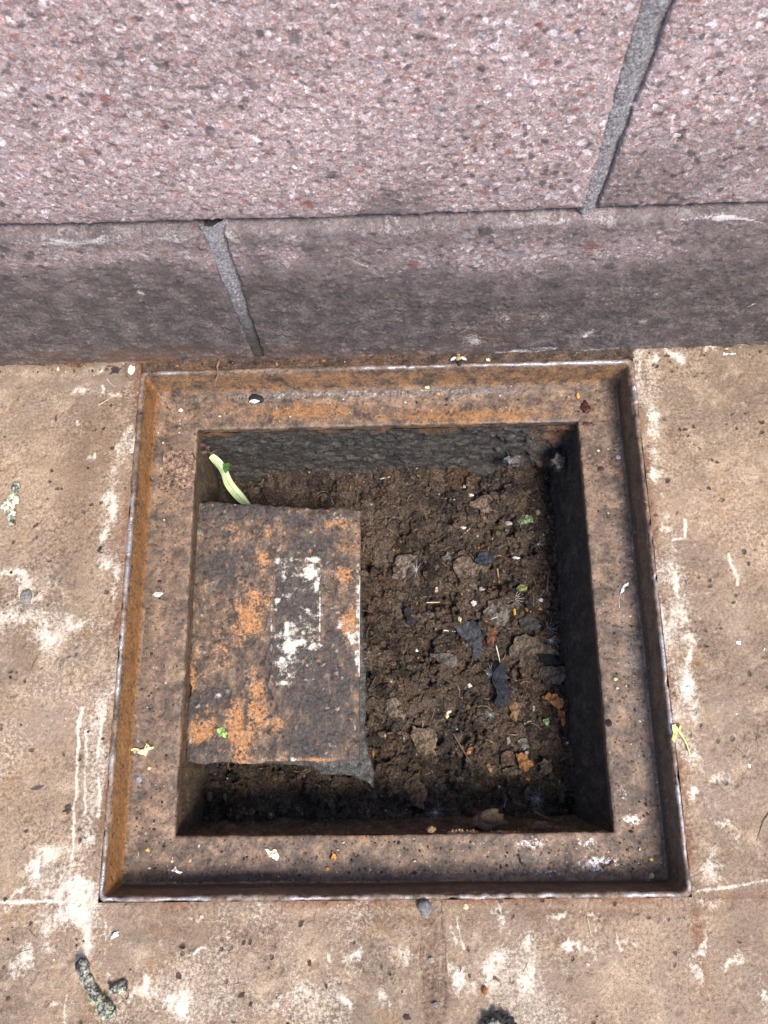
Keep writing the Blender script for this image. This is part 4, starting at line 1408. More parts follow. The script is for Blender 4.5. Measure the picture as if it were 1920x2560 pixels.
# --- flakes, leaves and chips on the pit floor
BK = 'bark and leaf flakes on the pit floor'
flake('slate_flake', 'dark blue-grey slate flake under the large feathery seed tuft', 'flake', CA([(605, 560), (730, 500), (830, 540), (815, 640), (830, 760), (800, 830), (740, 820), (690, 690), (640, 640)]), (.050, .052, .060), thick=.0022, lift=.0022, tilt=(.1, .05))
flake('leaf_fragment', 'broad grey-brown leaf piece just right of the pit centre', 'leaf', CA([(860, 340), (960, 330), (1060, 400), (1040, 480), (980, 550), (900, 540), (810, 470), (860, 390)]), (.125, .105, .085), thick=.0008, curl=.0015, lift=.003)
flake('leaf_fragment', 'large brown leaf piece beside the black hollow near the right pit wall', 'leaf', CA([(1090, 640), (1180, 615), (1280, 620), (1380, 710), (1450, 790), (1330, 770), (1210, 820), (1120, 815), (1040, 810)]), (.115, .085, .060), thick=.0009, curl=.003, lift=.004, tilt=(-.1, 0))
flake('bark_flake', 'black curved piece under the large brown leaf piece', 'bark', CA([(1270, 780), (1340, 765), (1410, 775), (1480, 850), (1430, 875), (1370, 870), (1300, 850)]), (.012, .012, .014), thick=.005, lift=.001)  # black piece set into the hollow
flake('leaf_fragment', 'dull brown leaf piece below the black piece against the right pit wall', 'leaf', CA([(1350, 880), (1490, 890), (1500, 1000), (1420, 1030), (1340, 1040), (1280, 980)]), (.085, .070, .055), thick=.001, curl=.002, lift=.002)
flake('leaf_fragment', 'rusty red leaf piece right of the dark slate flake', 'leaf', CA([(855, 550), (935, 560), (950, 590), (920, 640), (905, 720), (870, 710), (850, 660)]), (.15, .060, .028), thick=.001, lift=.002)
flake('bark_flake', 'long blue-black bark strip below the white needle', 'bark', CA([(960, 860), (1020, 890), (1015, 1000), (1050, 1100), (1010, 1200), (940, 1220), (910, 1190), (930, 1100), (900, 960), (930, 900)]), (.022, .024, .034), thick=.006, lift=.001, bump=.002)
flake('dead_leaf', 'crumpled orange-brown leaf against the right pit wall', 'leaf', CA([(1300, 1140), (1360, 1100), (1430, 1110), (1480, 1220), (1440, 1240), (1380, 1190), (1310, 1160)]), (.34, .16, .06), thick=.0008, curl=.006, lift=.006, bump=.002)
flake('dead_leaf', 'narrow orange leaf strip hanging below the crumpled orange leaf', 'leaf', CA([(1445, 1235), (1475, 1250), (1500, 1330), (1490, 1380), (1465, 1370), (1455, 1300)]), (.27, .115, .035), thick=.0008, curl=.003, lift=.004)
flake('green_leaf_bit', 'olive green leaf scrap above a feathery tuft in the pit', 'leaf', CA([(1090, 240), (1140, 200), (1180, 215), (1182, 250), (1120, 260)]), (.17, .19, .06), thick=.0006, curl=.001, lift=.003)
flake('green_leaf_bit', 'pale green leaf scrap near the upper right of the pit', 'leaf', CC([(985, 762), (1010, 730), (1040, 725), (1085, 740), (1085, 770), (1040, 778), (1000, 776)]), (.18, .24, .11), thick=.0006, curl=.001, lift=.004)
flake('green_leaf_bit', 'tiny pale green leaf square in the lower right of the pit', 'leaf', CB([(1190, 325), (1235, 315), (1238, 350), (1210, 378), (1190, 355)]), (.24, .36, .16), thick=.0006, lift=.003)
flake('green_leaf_bit', 'small green leaf square lying on the orange end of the rusted plate', 'leaf', [(547, 1820), (562, 1817), (569, 1832), (565, 1846), (548, 1842)], (.22, .33, .10), where=ZP, thick=.0006, lift=.0022)
flake('dead_leaf', 'upright brown oval leaf in the lower right of the pit', 'leaf', CB([(920, 180), (970, 190), (985, 240), (980, 290), (960, 345), (915, 310), (905, 230)]), (.20, .115, .060), thick=.0008, curl=.001, lift=.003)
flake('dead_leaf', 'orange triangular leaf in the lower right of the pit', 'leaf', CB([(960, 605), (1010, 600), (1070, 660), (1110, 710), (1060, 750), (1000, 740), (975, 670)]), (.27, .12, .040), thick=.0009, curl=.0015, lift=.004)
flake('dead_leaf', 'grey-brown lens-shaped leaf left of the orange triangular leaf', 'leaf', CB([(840, 750), (880, 728), (940, 722), (1010, 745), (1000, 780), (930, 790), (860, 785)]), (.105, .085, .055), thick=.0009, lift=.003)
flake('dead_leaf', 'frayed orange crumb below the orange triangular leaf', 'leaf', CB([(1025, 785), (1080, 800), (1072, 838), (1035, 826)]), (.30, .12, .04), thick=.0008, lift=.002)
flake('bark_flake', 'square reddish bark piece left of the orange triangular leaf', 'bark', CB([(830, 620), (935, 600), (945, 700), (840, 715)]), (.105, .062, .045), thick=.004, lift=.001, bump=.0015)
flake('dead_leaf', 'small orange leaf tip beside the thin brown twig', 'leaf', CB([(550, 600), (580, 562), (602, 555), (590, 585), (560, 622)]), (.34, .15, .06), thick=.0007, lift=.003)
flake('dead_leaf', 'small tan oval leaf below the thin brown twig end', 'leaf', CB([(715, 700), (742, 690), (770, 740), (764, 766), (730, 745)]), (.34, .19, .075), thick=.0007, lift=.003)
flake('bark_flake', 'rounded reddish-brown clod near the lower right of the pit', 'clod', CB([(1140, 690), (1190, 650), (1250, 660), (1260, 720), (1200, 790), (1150, 770)]), (.085, .060, .048), thick=.004, lift=.001, bump=.002)
flake('stone', 'blue-black stone in the upper middle of the pit', 'stone', CC([(720, 1010), (745, 968), (790, 960), (835, 975), (845, 1008), (790, 1030), (745, 1035)]), (.035, .042, .055), thick=.004, lift=.001)
flake('stone', 'grey angular chip left of the blue-black stone', 'stone', CC([(512, 990), (545, 955), (572, 970), (565, 1005), (525, 1012)]), (.14, .13, .125), thick=.003, lift=.001)
flake('leaf_fragment', 'ragged light brown leaf mat in the upper left of the open soil', 'leaf', CC([(230, 990), (300, 975), (360, 985), (320, 1040), (290, 1100), (230, 1130), (200, 1110), (240, 1060)]), (.165, .125, .10), thick=.001, curl=.002, lift=.004)
flake('leaf_fragment', 'flat earth-brown leaf in the upper right of the pit floor', 'leaf', CC([(690, 640), (780, 600), (850, 640), (865, 740), (800, 770), (760, 740), (680, 660)]), (.155, .108, .078), thick=.001, curl=.001, lift=.003)
flake('leaf_fragment', 'brown leaf mat in the middle of the pit floor', 'leaf', CC([(600, 1010), (690, 990), (730, 1040), (810, 1050), (790, 1090), (690, 1130), (600, 1090)]), (.14, .10, .072), thick=.001, curl=.001, lift=.003)
flake('bark_flake', 'brown bark strip below the open soil mound', 'bark', [(968, 1750), (995, 1740), (1010, 1770), (1008, 1800), (985, 1795), (962, 1780)], (.15, .115, .085), thick=.002, lift=.002)
flake('bark_flake', 'tan bark flake low in the left part of the open soil', 'bark', [(1030, 1815), (1075, 1820), (1090, 1860), (1092, 1890), (1060, 1890), (1032, 1850)], (.15, .108, .070), thick=.002, lift=.003, curl=.002)
flake('bark_flake', 'upright brown bark flake by the mortar lump corner', 'bark', [(1015, 1950), (1050, 1930), (1068, 1975), (1060, 2025), (1035, 2015), (1020, 1985)], (.13, .085, .050), thick=.002, lift=.003)
flake('bark_flake', 'grey bark piece left of the dark slate flake tip', 'bark', CA([(380, 770), (480, 770), (600, 790), (605, 880), (560, 900), (520, 870), (430, 820)]), (.10, .085, .072), thick=.002, lift=.003)
flake('bark_flake', 'dark wet bark piece above the brown leaf by the right wall', 'bark', CA([(1120, 490), (1200, 470), (1290, 500), (1300, 560), (1220, 590), (1130, 570)]), (.06, .055, .05), thick=.002, lift=.002)
flake('bark_flake', 'black charred fragment left of the cream chip', 'bark', CA([(180, 400), (230, 410), (250, 480), (300, 500), (260, 530), (200, 540)]), (.022, .023, .028), thick=.003, lift=.002)
flake('bark_flake', 'greenish grey flake low in the right of the pit', 'bark', CB([(970, 510), (1020, 480), (1060, 500), (1070, 560), (1030, 585), (1010, 545)]), (.13, .135, .105), thick=.0012, lift=.002)
flake('bark_flake', 'rounded grey stone pressed into the dark back wall of the pit', 'stone', CC([(895, 395), (930, 372), (975, 372), (1010, 388), (1000, 418), (930, 426)]), (.12, .105, .095), where=-.098, thick=.012, lift=-.002, bump=.002)
flake('bark_flake', 'grey earth lump in the far right corner of the pit', 'clod', CC([(1185, 400), (1220, 360), (1280, 385), (1275, 430), (1220, 462)]), (.09, .078, .07), where=-.100, thick=.014, lift=-.002, bump=.003)

# pale chips and seeds on the pit floor
for lab, cat, p, r, col, sq in [
    ('cream fluff chip at the left of the big seed tuft', 'chip', CA([(630, 490)])[0], 6.5, (.75, .66, .32), (.8, 1.4, .5)),
    ('star-shaped pinkish white chip above the dark slate flake', 'chip', CA([(745, 360)])[0], 7, (.72, .66, .68), (1, 1.2, .5)),
    ('white chip by the right wall above two orange seeds', 'chip', CA([(1300, 332)])[0], 5.5, (.72, .72, .76), (1.1, .9, .5)),
    ('round white pebble in the lower middle of the pit', 'pebble', CA([(712, 1045)])[0], 6, (.86, .83, .74), (1, 1.2, .8)),
    ('white crumb on the soil at the plate side of the pit', 'chip', CA([(265, 750)])[0], 4.5, (.78, .78, .76), (1.3, .8, .6)),
    ('upper lobe of a cream pebble pair in the lower pit', 'pebble', CA([(538, 1252)])[0], 7, (.86, .82, .62), (1, .9, .7)),
    ('lower lobe of a cream pebble pair in the lower pit', 'pebble', CA([(522, 1290)])[0], 6.5, (.74, .68, .42), (.8, 1.3, .7)),
    ('cream crumb below the cream pebble pair', 'chip', CB([(475, 412)])[0], 5.5, (.85, .80, .66), (1.5, .7, .6)),
    ('tan ring-shaped shell in the middle of the pit', 'shell', CA([(435, 250)])[0], 6.5, (.55, .40, .31), (.8, 1.3, .5)),
    ('half-round grey shell right of the tan shell', 'shell', CA([(810, 240)])[0], 6, (.40, .38, .36), (1.2, .8, .4)),
    ('yellow seed under the small feathery tuft at right', 'seed', CA([(1082, 428)])[0], 6, (.66, .36, .06), (.75, 1.4, .6)),
    ('bright orange seed near the right pit wall', 'seed', CA([(1292, 405)])[0], 5, (.55, .22, .06), (1.3, .8, .6)),
    ('dull orange seed between the two brighter seeds', 'seed', CA([(1185, 410)])[0], 5, (.35, .14, .045), (.9, 1.3, .6)),
    ('round cream seed at the upper right of the pit', 'seed', (1344, 1281), 7, (.42, .36, .18), (1, 1.2, .8)),
    ('white chip below the dark back wall', 'chip', CC([(690, 600)])[0], 7, (.75, .70, .66), (1.4, .8, .6)),
    ('greenish white crumb at the foot of the back wall', 'chip', CC([(665, 545)])[0], 6, (.68, .68, .52), (1.5, .8, .7)),
    ('white chip in the upper middle of the pit', 'chip', CC([(650, 803)])[0], 5.5, (.72, .72, .74), (1.3, .8, .6)),
    ('pale grey pebble above the long white splinter', 'pebble', CC([(1146, 850)])[0], 5, (.6, .57, .52), (1, 1, .8)),
    ('white splinter left of the right wall', 'chip', CC([(980, 993)])[0], 7, (.70, .70, .72), (1.6, .6, .4)),
    ('pale shell beside the pale green leaf scrap', 'shell', CC([(940, 775)])[0], 8, (.50, .44, .40), (1.5, .8, .5)),
    ('orange crumb pair at the left of the open soil', 'seed', CC([(228, 940)])[0], 6, (.45, .20, .05), (1.5, .9, .7)),
    ('white speck on the right pit wall foot', 'chip', CB([(1415, 437)])[0], 4.5, (.8, .82, .88), (1, 1, .9)),
    ('white crumb cluster near the right wall', 'chip', CB([(1383, 520)])[0], 6, (.70, .70, .70), (1, 1.4, .7)),
    ('pinkish crumb left of the greenish grey flake', 'chip', CB([(900, 500)])[0], 7, (.34, .25, .22), (.7, 1.6, .6)),
    ('pinkish crumb above the orange triangular leaf', 'chip', CB([(1050, 612)])[0], 5.5, (.5, .42, .40), (.8, 1.4, .6)),
    ('white comma-shaped chip in the dark lower pit', 'chip', CB([(825, 900)])[0], 6, (.48, .46, .42), (.8, 1.4, .6)),
    ('small white splinter beside the crumpled orange leaf', 'chip', CB([(1108, 228)])[0], 5.5, (.60, .60, .60), (.6, 1.7, .5)),
    ('orange block beside the plate edge', 'chip', (906, 1713), 5, (.52, .26, .12), (.8, 1.2, .7)),
    ('tan crumb under the brown tuft left of the soil mound', 'chip', (999, 1716), 5.5, (.42, .22, .12), (1, 1, .8)),
    ('orange flake beside the lower plate corner', 'chip', (933, 1882), 7, (.34, .16, .05), (.6, 1.6, .5)),
    ('grey crumb low beside the mortar corner', 'pebble', (935, 1990), 9, (.085, .085, .085), (1, 1, .7)),
    ('bluish crumb near the plate edge', 'chip', (918, 1502), 8, (.30, .34, .35), (1, 1, .4)),
]:
    nm = {'chip': 'pale_chip', 'pebble': 'pebble', 'shell': 'shell_bit', 'seed': 'seed'}[cat]
    lump(nm, lab, cat, p[0], p[1], r * .9, tuple(v * .78 for v in col), sq=sq, group=None, rough=.6)

# straws and twigs in the pit
straw('straw', 'short cream straw lying level left of the star-shaped chip', 'straw', CA([(350, 353), (465, 350)]), 1.8, (.72, .58, .42))
straw('straw', 'cream straw touching the left tip of the slate flake', 'straw', CA([(495, 583), (592, 592)]), 1.8, (.75, .66, .52))
straw('straw', 'thin straw lying across the broad grey-brown leaf', 'straw', CA([(885, 492), (998, 450)]), 1.3, (.62, .55, .42), lift=.004)
straw('straw', 'upright tan straw in the upper right of the pit', 'straw', CA([(940, 70), (948, 130), (957, 190)]), 2.4, (.36, .24, .13))
straw('white_needle', 'white needle standing above the blue-black bark strip', 'needle', CA([(930, 710), (948, 780), (965, 862)]), 1.6, (.72, .70, .66), lift=.005)
straw('twig', 'thin dark twig standing near the right pit wall', 'twig', CA([(1362, 130), (1355, 210), (1345, 292)]), 1.8, (.11, .095, .08), lift=.006)
straw('twig', 'long thin brown twig sloping down in the lower pit', 'twig', CB([(440, 440), (510, 560), (560, 640), (606, 728)]), 2.2, (.15, .10, .06), lift=.002)
straw('twig', 'short tan curled twig right of the upright oval leaf', 'twig', CB([(1030, 362), (1070, 342), (1112, 340)]), 2.4, (.36, .27, .19))
straw('straw', 'cream straw at the upper left of the open soil', 'straw', CC([(125, 496), (190, 483)]), 2, (.58, .46, .32))
straw('straw', 'thin straw sloping up in the upper middle of the pit', 'straw', CC([(632, 862), (692, 806)]), 1.6, (.48, .40, .30))
straw('straw', 'long fine hair-like straw in the dark lower right corner', 'straw', CB([(1120, 1095), (1200, 1135), (1275, 1170)]), 1.0, (.45, .42, .36), lift=.012)
straw('straw', 'short pale straw at the lower edge of the pit', 'straw', CB([(862, 1060), (880, 980)]), 1.0, (.40, .38, .33), lift=.008)
straw('straw', 'fine straw poking out right of the plate edge', 'straw', [(896, 1657), (918, 1644)], 1.1, (.62, .50, .34), lift=.012)
straw('straw', 'fine straw below the first beside the plate', 'straw', [(898, 1700), (914, 1684)], 1.2, (.6, .48, .32), lift=.010)

# feathery seed tufts
pappus('large feathery seed tuft on the dark slate flake', 1188, 1589, 29, n=18, stalk=[(1188, 1592), (1190, 1610), (1205, 1622), (1238, 1633)], ang=(60, 300))
pappus('feathery seed tuft above the yellow seed', 1288, 1498, 25, n=14)
pappus('upper feathery tuft of the pair by the right pit wall', 1370, 1575, 29, n=17)
pappus('lower feathery tuft of the pair by the right pit wall', 1376, 1600, 25, n=16)
pappus('feathery tuft left of the blue-black bark strip', 1230, 1685, 26, n=11, ang=(70, 290))
pappus('feathery tuft beside the light brown leaf mat', 1041, 1426, 25, n=10, ang=(60, 300))
pappus('bushy grey tuft below the blue-black bark strip', 1225, 1786, 24, n=20, col=(.34, .34, .33))
pappus('brown tuft left of the soil mound', 978, 1704, 20, n=12, col=(.40, .30, .18))
pappus('faint feathery tuft at the dark bottom edge of the pit', 1089, 2031, 25, n=16, col=(.5, .52, .55))
pappus('faint feathery tuft in the dark lower right of the pit', 1344, 1998, 30, n=18, col=(.45, .47, .5))
pappus('small feathery tuft below the orange seeds at the right wall', 1345, 1360, 18, n=11, col=(.42, .40, .38))

def fibres():
    rr = random.Random(4)
    V, F = [], []
    for k in range(420):
        x, y = rr.uniform(OX0 + .004, OX1 - .004), rr.uniform(OY0 + .004, OY1 - .004)
        a, L = rr.uniform(0, 6.28), rr.uniform(.004, .018)
        bend = rr.uniform(-.9, .9)
        prev = None
        z0 = sh(x, y)
        z1 = sh(x + math.cos(a) * L, y + math.sin(a) * L)
        for i in range(4):
            t = i / 3
            p = Vector((x + math.cos(a + bend * t) * L * t, y + math.sin(a + bend * t) * L * t, z0 + (z1 - z0) * t + .0012 + .002 * math.sin(3.14 * t)))
            w = .00018 + .00016 * (k % 3)
            ring = []
            for j in range(3):
                V.append(p + Vector((math.cos(j * 2.1) * w, math.sin(j * 2.1) * w, .6 * w * (j == 1))))
                ring.append(len(V) - 1)
            if prev:
                for j in range(3):
                    F.append((prev[j], prev[(j + 1) % 3], ring[(j + 1) % 3], ring[j]))
            prev = ring
    me = bpy.data.meshes.new('root_fibres')
    me.from_pydata(V, [], F)
    me.materials.append(plain((.17, .12, .08), .8, .6, 90))
    link('root_fibres', me, kind='stuff', label='fine dead roots and fibres strewn over the pit floor')


fibres()

# --- rusty crust along the near lip of the opening
def crust(label, px0, px1, py, h, col, seed):
    z0 = ZL - .004
    n = 60
    V, F = [], []
    rr = random.Random(seed)
    c = at(px0, py, z0)
    for i in range(n):
        t = i / (n - 1)
        px = px0 + (px1 - px0) * t
        env = math.sin(math.pi * t) ** .4
        top = env * h * (.35 + .75 * abs(mn.noise(Vector((t * 9 + seed, 0, 0)))) + .55 * abs(mn.noise(Vector((t * 31, seed, 0)))))
        a = at(px, py + 3, z0)
        a.y = OY0 - .0015
        for k in range(6):
            w = k / 5 * math.pi
            rad = top * (1 + .35 * mn.noise(Vector((t * 40, k * 1.3, seed))))
            V.append(Vector((a.x, a.y + rad * math.sin(w) * 1.0, z0 - .003 + rad * .55 * math.cos(w))) - c)
    for i in range(n - 1):
        for k in range(5):
            F.append((i * 6 + k, i * 6 + k + 1, (i + 1) * 6 + k + 1, (i + 1) * 6 + k))
    me = bpy.data.meshes.new('rust_crust')
    me.from_pydata(V, [], F)
    bm = bmesh.new()
    bm.from_mesh(me)
    bmesh.ops.subdivide_edges(bm, edges=bm.edges[:], cuts=1, use_grid_fill=True)
    for v in bm.verts:
        v.co += .0008 * Vector((mn.noise(v.co * 400), mn.noise(v.co * 400 + Vector((9, 0, 0))), mn.noise(v.co * 400 + Vector((0, 9, 0)))))
    bmesh.ops.recalc_face_normals(bm, faces=bm.faces[:])
    bm.to_mesh(me)
    me.materials.append(plain(col, .9, .5, 220))
    put('rust_crust', me, label, 'rust', c)


crust('crumbly tan rust crust on the near lip of the opening', 1118, 1200, 2084, .0085, (.36, .225, .13), 3)
crust('low brown rust crust right of the tan crust on the near lip', 1195, 1320, 2083, .0050, (.22, .125, .07), 8)
crust('thin rust crumbs at the right end of the near lip', 1480, 1530, 2082, .0040, (.26, .18, .12), 5)
lump('soil_clod', 'ragged brown clod clinging below the near lip', 'clod', 1222, 2050, 34, (.13, .085, .05), where=-.080, sq=(1.1, .62, .5), rough=.7, sub=3)
lump('soil_clod', 'small tan clod on the near lip left of the rust crust', 'clod', 1078, 2073, 10, (.27, .165, .09), where=-.046, sq=(1.1, .9, .8), rough=.5, sub=3)
lump('soil_clod', 'brown clod below the near lip towards the right corner', 'clod', 1352, 2068, 20, (.11, .07, .042), where=-.066, sq=(1.2, .7, .6), rough=.7, sub=3)

# loose crumbs that nobody could count
def crumbs():
    protos = []
    for k in range(6):
        bm = bmesh.new()
        bmesh.ops.create_icosphere(bm, subdivisions=1, radius=1)
        for v in bm.verts:
            v.co *= 1 + .45 * mn.noise(v.co * 1.7 + Vector((k * 5, 0, 0)))
            v.co.z *= .6
        protos.append((np.array([v.co[:] for v in bm.verts]), np.array([[v.index for v in f.verts] for f in bm.faces])))
        bm.free()
    N = 8500
    xs = rng.uniform(OX0 + .002, OX1 - .002, N)
    ys = rng.uniform(OY0 + .002, OY1 - .002, N)
    hz = soil_h(xs, ys)
    big = rng.random(N)
    rad = .0006 + .0046 * big ** 5
    V, F, H, H2, off = [], [], [], [], 0
    for i in range(N):
        pv, pf = protos[i % 6]
        a = rng.uniform(0, 6.28)
        ca_, sa_ = math.cos(a), math.sin(a)
        sx, sy = rng.uniform(.7, 1.5), rng.uniform(.6, 1.1)
        fl = rng.random() < .45
        zk, tx, ty = (.28, rng.uniform(-.5, .5), rng.uniform(-.5, .5)) if fl else (1., 0, 0)
        q = np.stack([(pv[:, 0] * sx * ca_ - pv[:, 1] * sy * sa_), (pv[:, 0] * sx * sa_ + pv[:, 1] * sy * ca_), pv[:, 2] * zk + pv[:, 0] * tx + pv[:, 1] * ty], 1) * rad[i] + (xs[i], ys[i], hz[i] + rad[i] * .3)
        V.append(q)
        F.append(pf + off)
        H.append(np.full(len(pv), rng.choice([0, .5, .9])))
        H2.append(np.full(len(pv), rng.random()))
        off += len(pv)
    me = quads_mesh('soil_crumbs', np.concatenate(V), np.concatenate(F), M_SOIL, {'hue': np.concatenate(H), 'hue2': np.concatenate(H2)}, False)
    link('soil_crumbs', me, kind='stuff', label='loose crumbs of earth and rotted leaf over the pit floor')


crumbs()


def grit():
    """fine grit lying on the ledge, the plate and the paving"""
    V, F, off = {}, {}, {}
    bm = bmesh.new()
    bmesh.ops.create_icosphere(bm, subdivisions=1, radius=1)
    pv = np.array([v.co[:] for v in bm.verts])
    pf = np.array([[v.index for v in f.verts] for f in bm.faces])
    bm.free()
    cols = [('dark_grit', (.035, .026, .022)), ('pale_grit', (.62, .52, .40)), ('rust_grit', (.30, .14, .05)), ('brown_grit', (.10, .062, .04))]
    data = {c[0]: ([], []) for c in cols}
    spots = []
    for k in range(1500):                                 # ledge, mostly in the angle with the side wall
        side = rng.choice(4, p=[.25, .25, .38, .12])
        d = .017 + .030 * rng.random() ** 1.6
        if side == 0:
            x, y = FX0 + d, rng.uniform(FY0 + .018, FY1 - .018)
        elif side == 1:
            x, y = FX1 - d, rng.uniform(FY0 + .018, FY1 - .018)
        elif side == 2:
            x, y = rng.uniform(FX0 + .018, FX1 - .018), FY0 + d
        else:
            x, y = rng.uniform(FX0 + .018, FX1 - .018), FY1 - d
        if side == 0 or side == 1:
            pass
        spots.append((x, y, ZL + .0002, .00025 + .0013 * rng.random() ** 5, rng.choice(4, p=[.46, .12, .12, .30])))
    for k in range(420):                                  # paving
        p = at(rng.uniform(-20, 1940), rng.uniform(900, 2600), 0)
        if FX0 - .002 < p[0] < FX1 + .002 and FY0 - .002 < p[1] or p[1] > WY - .003:
            continue
        spots.append((p[0], p[1], 0, .00025 + .0013 * rng.random() ** 6, rng.choice(4, p=[.44, .22, .08, .26])))
    for k in range(500):                                  # dirt seam between the wall and the frame
        x = rng.uniform(-.46, .44)
        spots.append((x, WY - .001 - .008 * rng.random(), .001, .0004 + .0016 * rng.random() ** 4, rng.choice(4, p=[.40, .05, .10, .45])))
    xs, ys = np.array([s[0] for s in spots]), np.array([s[1] for s in spots])
    ph = pave_h(xs, ys)
    for i, (x, y, z, r, c) in enumerate(spots):
        nm = cols[c][0]
        v, f = data[nm]
        zz = z + (ph[i] if z >= 0 else 0)
        n0 = sum(len(q) for q in v) if False else len(v) * len(pv)
        k = 1 + .5 * (rng.random(pv.shape[0])[:, None] - .5)
        v.append(pv * k * r * (rng.uniform(.7, 1.5), rng.uniform(.7, 1.3), .7) + (x, y, zz + r * .3))
        f.append(pf + n0)
    for nm, col in cols:
        v, f = data[nm]
        link(nm, quads_mesh(nm, np.concatenate(v), np.concatenate(f), plain(col, .8, .4, 600), None, False), kind='stuff', label='scattered ' + nm.replace('_', ' ') + ' on the drain frame and paving')


grit()


# ---- dirt packed between frame and wall
def seam():
    xs = np.arange(-.47, .445, .0012)
    vs2 = np.linspace(0, 1, 14)
    X, T = np.meshgrid(xs, vs2, indexing='ij')
    inside = (X > FX0 - .004) & (X < FX1 + .004)
    Y = np.where(inside, FY1 - .0022, WY - .006) + T * np.where(inside, WY - FY1 + .0040, .0085)
    Z = .0002 + .0035 * T ** 2 + .0040 * (fbm(X * 90, Y * 220, o=4, seed=9, g=.6) - .5) + .0020 * (worley(X * 200, Y * 260, seed=4)[2] - .5)
    Z = np.where(T < .08, -.004, Z)
    V = np.stack([X, Y, Z], -1).reshape(-1, 3)
    m = m_pitwall('seam_dirt', [(.030, .021, .016), (.075, .048, .034), (.17, .105, .070)])
    rust = .75 * sstep(.05, -.16, X) * sstep(.35, .6, fbm(X * 12, Y * 90, seed=3))
    link('dirt_seam', quads_mesh('dirt_seam', V, grid_faces(len(xs), len(vs2)), m, {'rust': rust}), kind='stuff', label='packed dirt in the seam between the drain frame and the wall')


seam()

# ------------------------------------------------------------------ litter on the ledge
flake('leaf_scrap', 'folded cream leaf scrap on the left ledge', 'leaf', [(326, 1872), (338, 1870), (362, 1875), (368, 1858), (388, 1868), (366, 1892), (336, 1884)], (.70, .56, .30), where=ZL, thick=.0006, curl=.003, lift=.003)
flake('leaf_scrap', 'cream leaf flake on the near ledge', 'leaf', [(662, 2122), (675, 2128), (692, 2124), (699, 2140), (692, 2152), (672, 2142)], (.74, .66, .48), where=ZL, thick=.0006, curl=.001, lift=.001)
flake('leaf_scrap', 'orange leaf point standing on the near ledge', 'leaf', [(826, 2150), (832, 2128), (843, 2140), (838, 2150)], (.55, .24, .07), where=ZL, thick=.004, lift=.0, curl=.0)
flake('leaf_scrap', 'pale green leaf scrap in the near right corner of the ledge', 'leaf', [(1622, 2196), (1630, 2180), (1637, 2196), (1634, 2214), (1622, 2206)], (.42, .50, .26), where=ZL, thick=.0006, lift=.002)
flake('pale_chip', 'white paper chip with a tail on the near ledge', 'chip', [(428, 2175), (440, 2165), (444, 2175), (458, 2180), (440, 2180)], (.80, .78, .72), where=ZL, thick=.0006, lift=.001)
flake('dark_sliver', 'dark sliver lying on the near ledge at right', 'sliver', [(1292, 2140), (1300, 2138), (1316, 2164), (1310, 2168)], (.045, .038, .035), where=ZL, thick=.002)
flake('rust_flake', 'small square brown rust flake on the silvery patch of the near ledge', 'rust', [(1500, 2158), (1532, 2150), (1536, 2168), (1508, 2174)], (.17, .10, .06), where=ZL, thick=.001)
flake('pale_chip', 'pale curled chip on the left ledge halfway up', 'chip', [(380, 1488), (404, 1480), (409, 1484), (392, 1492)], (.72, .68, .66), where=ZL, thick=.0008, lift=.001)
flake('rust_flake', 'lifted thin rust flake in the upper left of the ledge', 'rust', [(408, 1128), (450, 1122), (484, 1126), (482, 1200), (470, 1230), (402, 1226), (400, 1170)], (.20, .13, .092), where=ZL, thick=.0006, lift=.0002, jag=.06)
straw('straw', 'cream straw on the near ledge at left', 'straw', [(394, 2220), (430, 2214)], 1.7, (.74, .64, .46), where=ZL, lift=.001)
straw('straw', 'tan straw on the near ledge close to the right corner', 'straw', [(1530, 2198), (1575, 2205)], 1.7, (.55, .40, .22), where=ZL, lift=.001)
straw('straw', 'curved tan stalk in the near left corner of the ledge', 'straw', [(322, 2178), (330, 2155), (345, 2140), (347, 2130)], 1.5, (.55, .38, .22), where=ZL, lift=.001)
straw('straw', 'cream splinter on the near ledge below the middle', 'straw', [(1003, 2215), (1040, 2218)], 1.4, (.6, .5, .34), where=ZL, lift=.001)
straw('seed_wing', 'white winged seed with a curved tail on the right ledge', 'seed', [(1549, 1520), (1547, 1500), (1552, 1482)], .9, (.62, .6, .58), where=ZL, lift=.001)
flake('seed_wing', 'white pointed seed wing on the right ledge', 'seed', [(1550, 1484), (1556, 1468), (1570, 1456), (1571, 1464), (1560, 1478)], (.74, .76, .78), where=ZL, thick=.0006, lift=.001)
lump('seed', 'yellow seed on the far ledge near the right corner', 'seed', 1444, 990, 6, (.68, .36, .08), where=ZL, sq=(.7, 1.4, .7), rough=.2, sub=3)
lump('berry', 'dark red crushed berry on the far right corner of the ledge', 'berry', 1464, 1020, 11, (.070, .020, .016), where=ZL, sq=(.9, 1.3, .4), rough=.8, sub=3, mrough=.4)
lump('berry', 'small dark red crumb just below the crushed berry', 'berry', 1464, 1060, 7, (.075, .03, .02), where=ZL, sq=(1.2, .9, .4), rough=.6, mrough=.4)
lump('dropping', 'black dropping on the far ledge at left', 'dropping', 640, 998, 15, (.022, .02, .02), where=ZL, sq=(1.1, .8, .3), rough=.5, sub=3)
lump('pale_chip', 'white crumb on the black dropping', 'chip', 637, 1004, 8, (.72, .72, .72), where=ZL + .0015, sq=(1.4, .6, .5), rough=.5)
lump('pebble', 'bluish pebble on the left ledge near the front', 'pebble', 348, 1948, 8, (.26, .25, .27), where=ZL, sq=(1, 1.1, .7))
lump('seed', 'yellow-green seed on the far ledge near the middle', 'seed', 1068, 966, 7, (.60, .55, .26), where=ZL + .002, sq=(1, 1.1, .6))
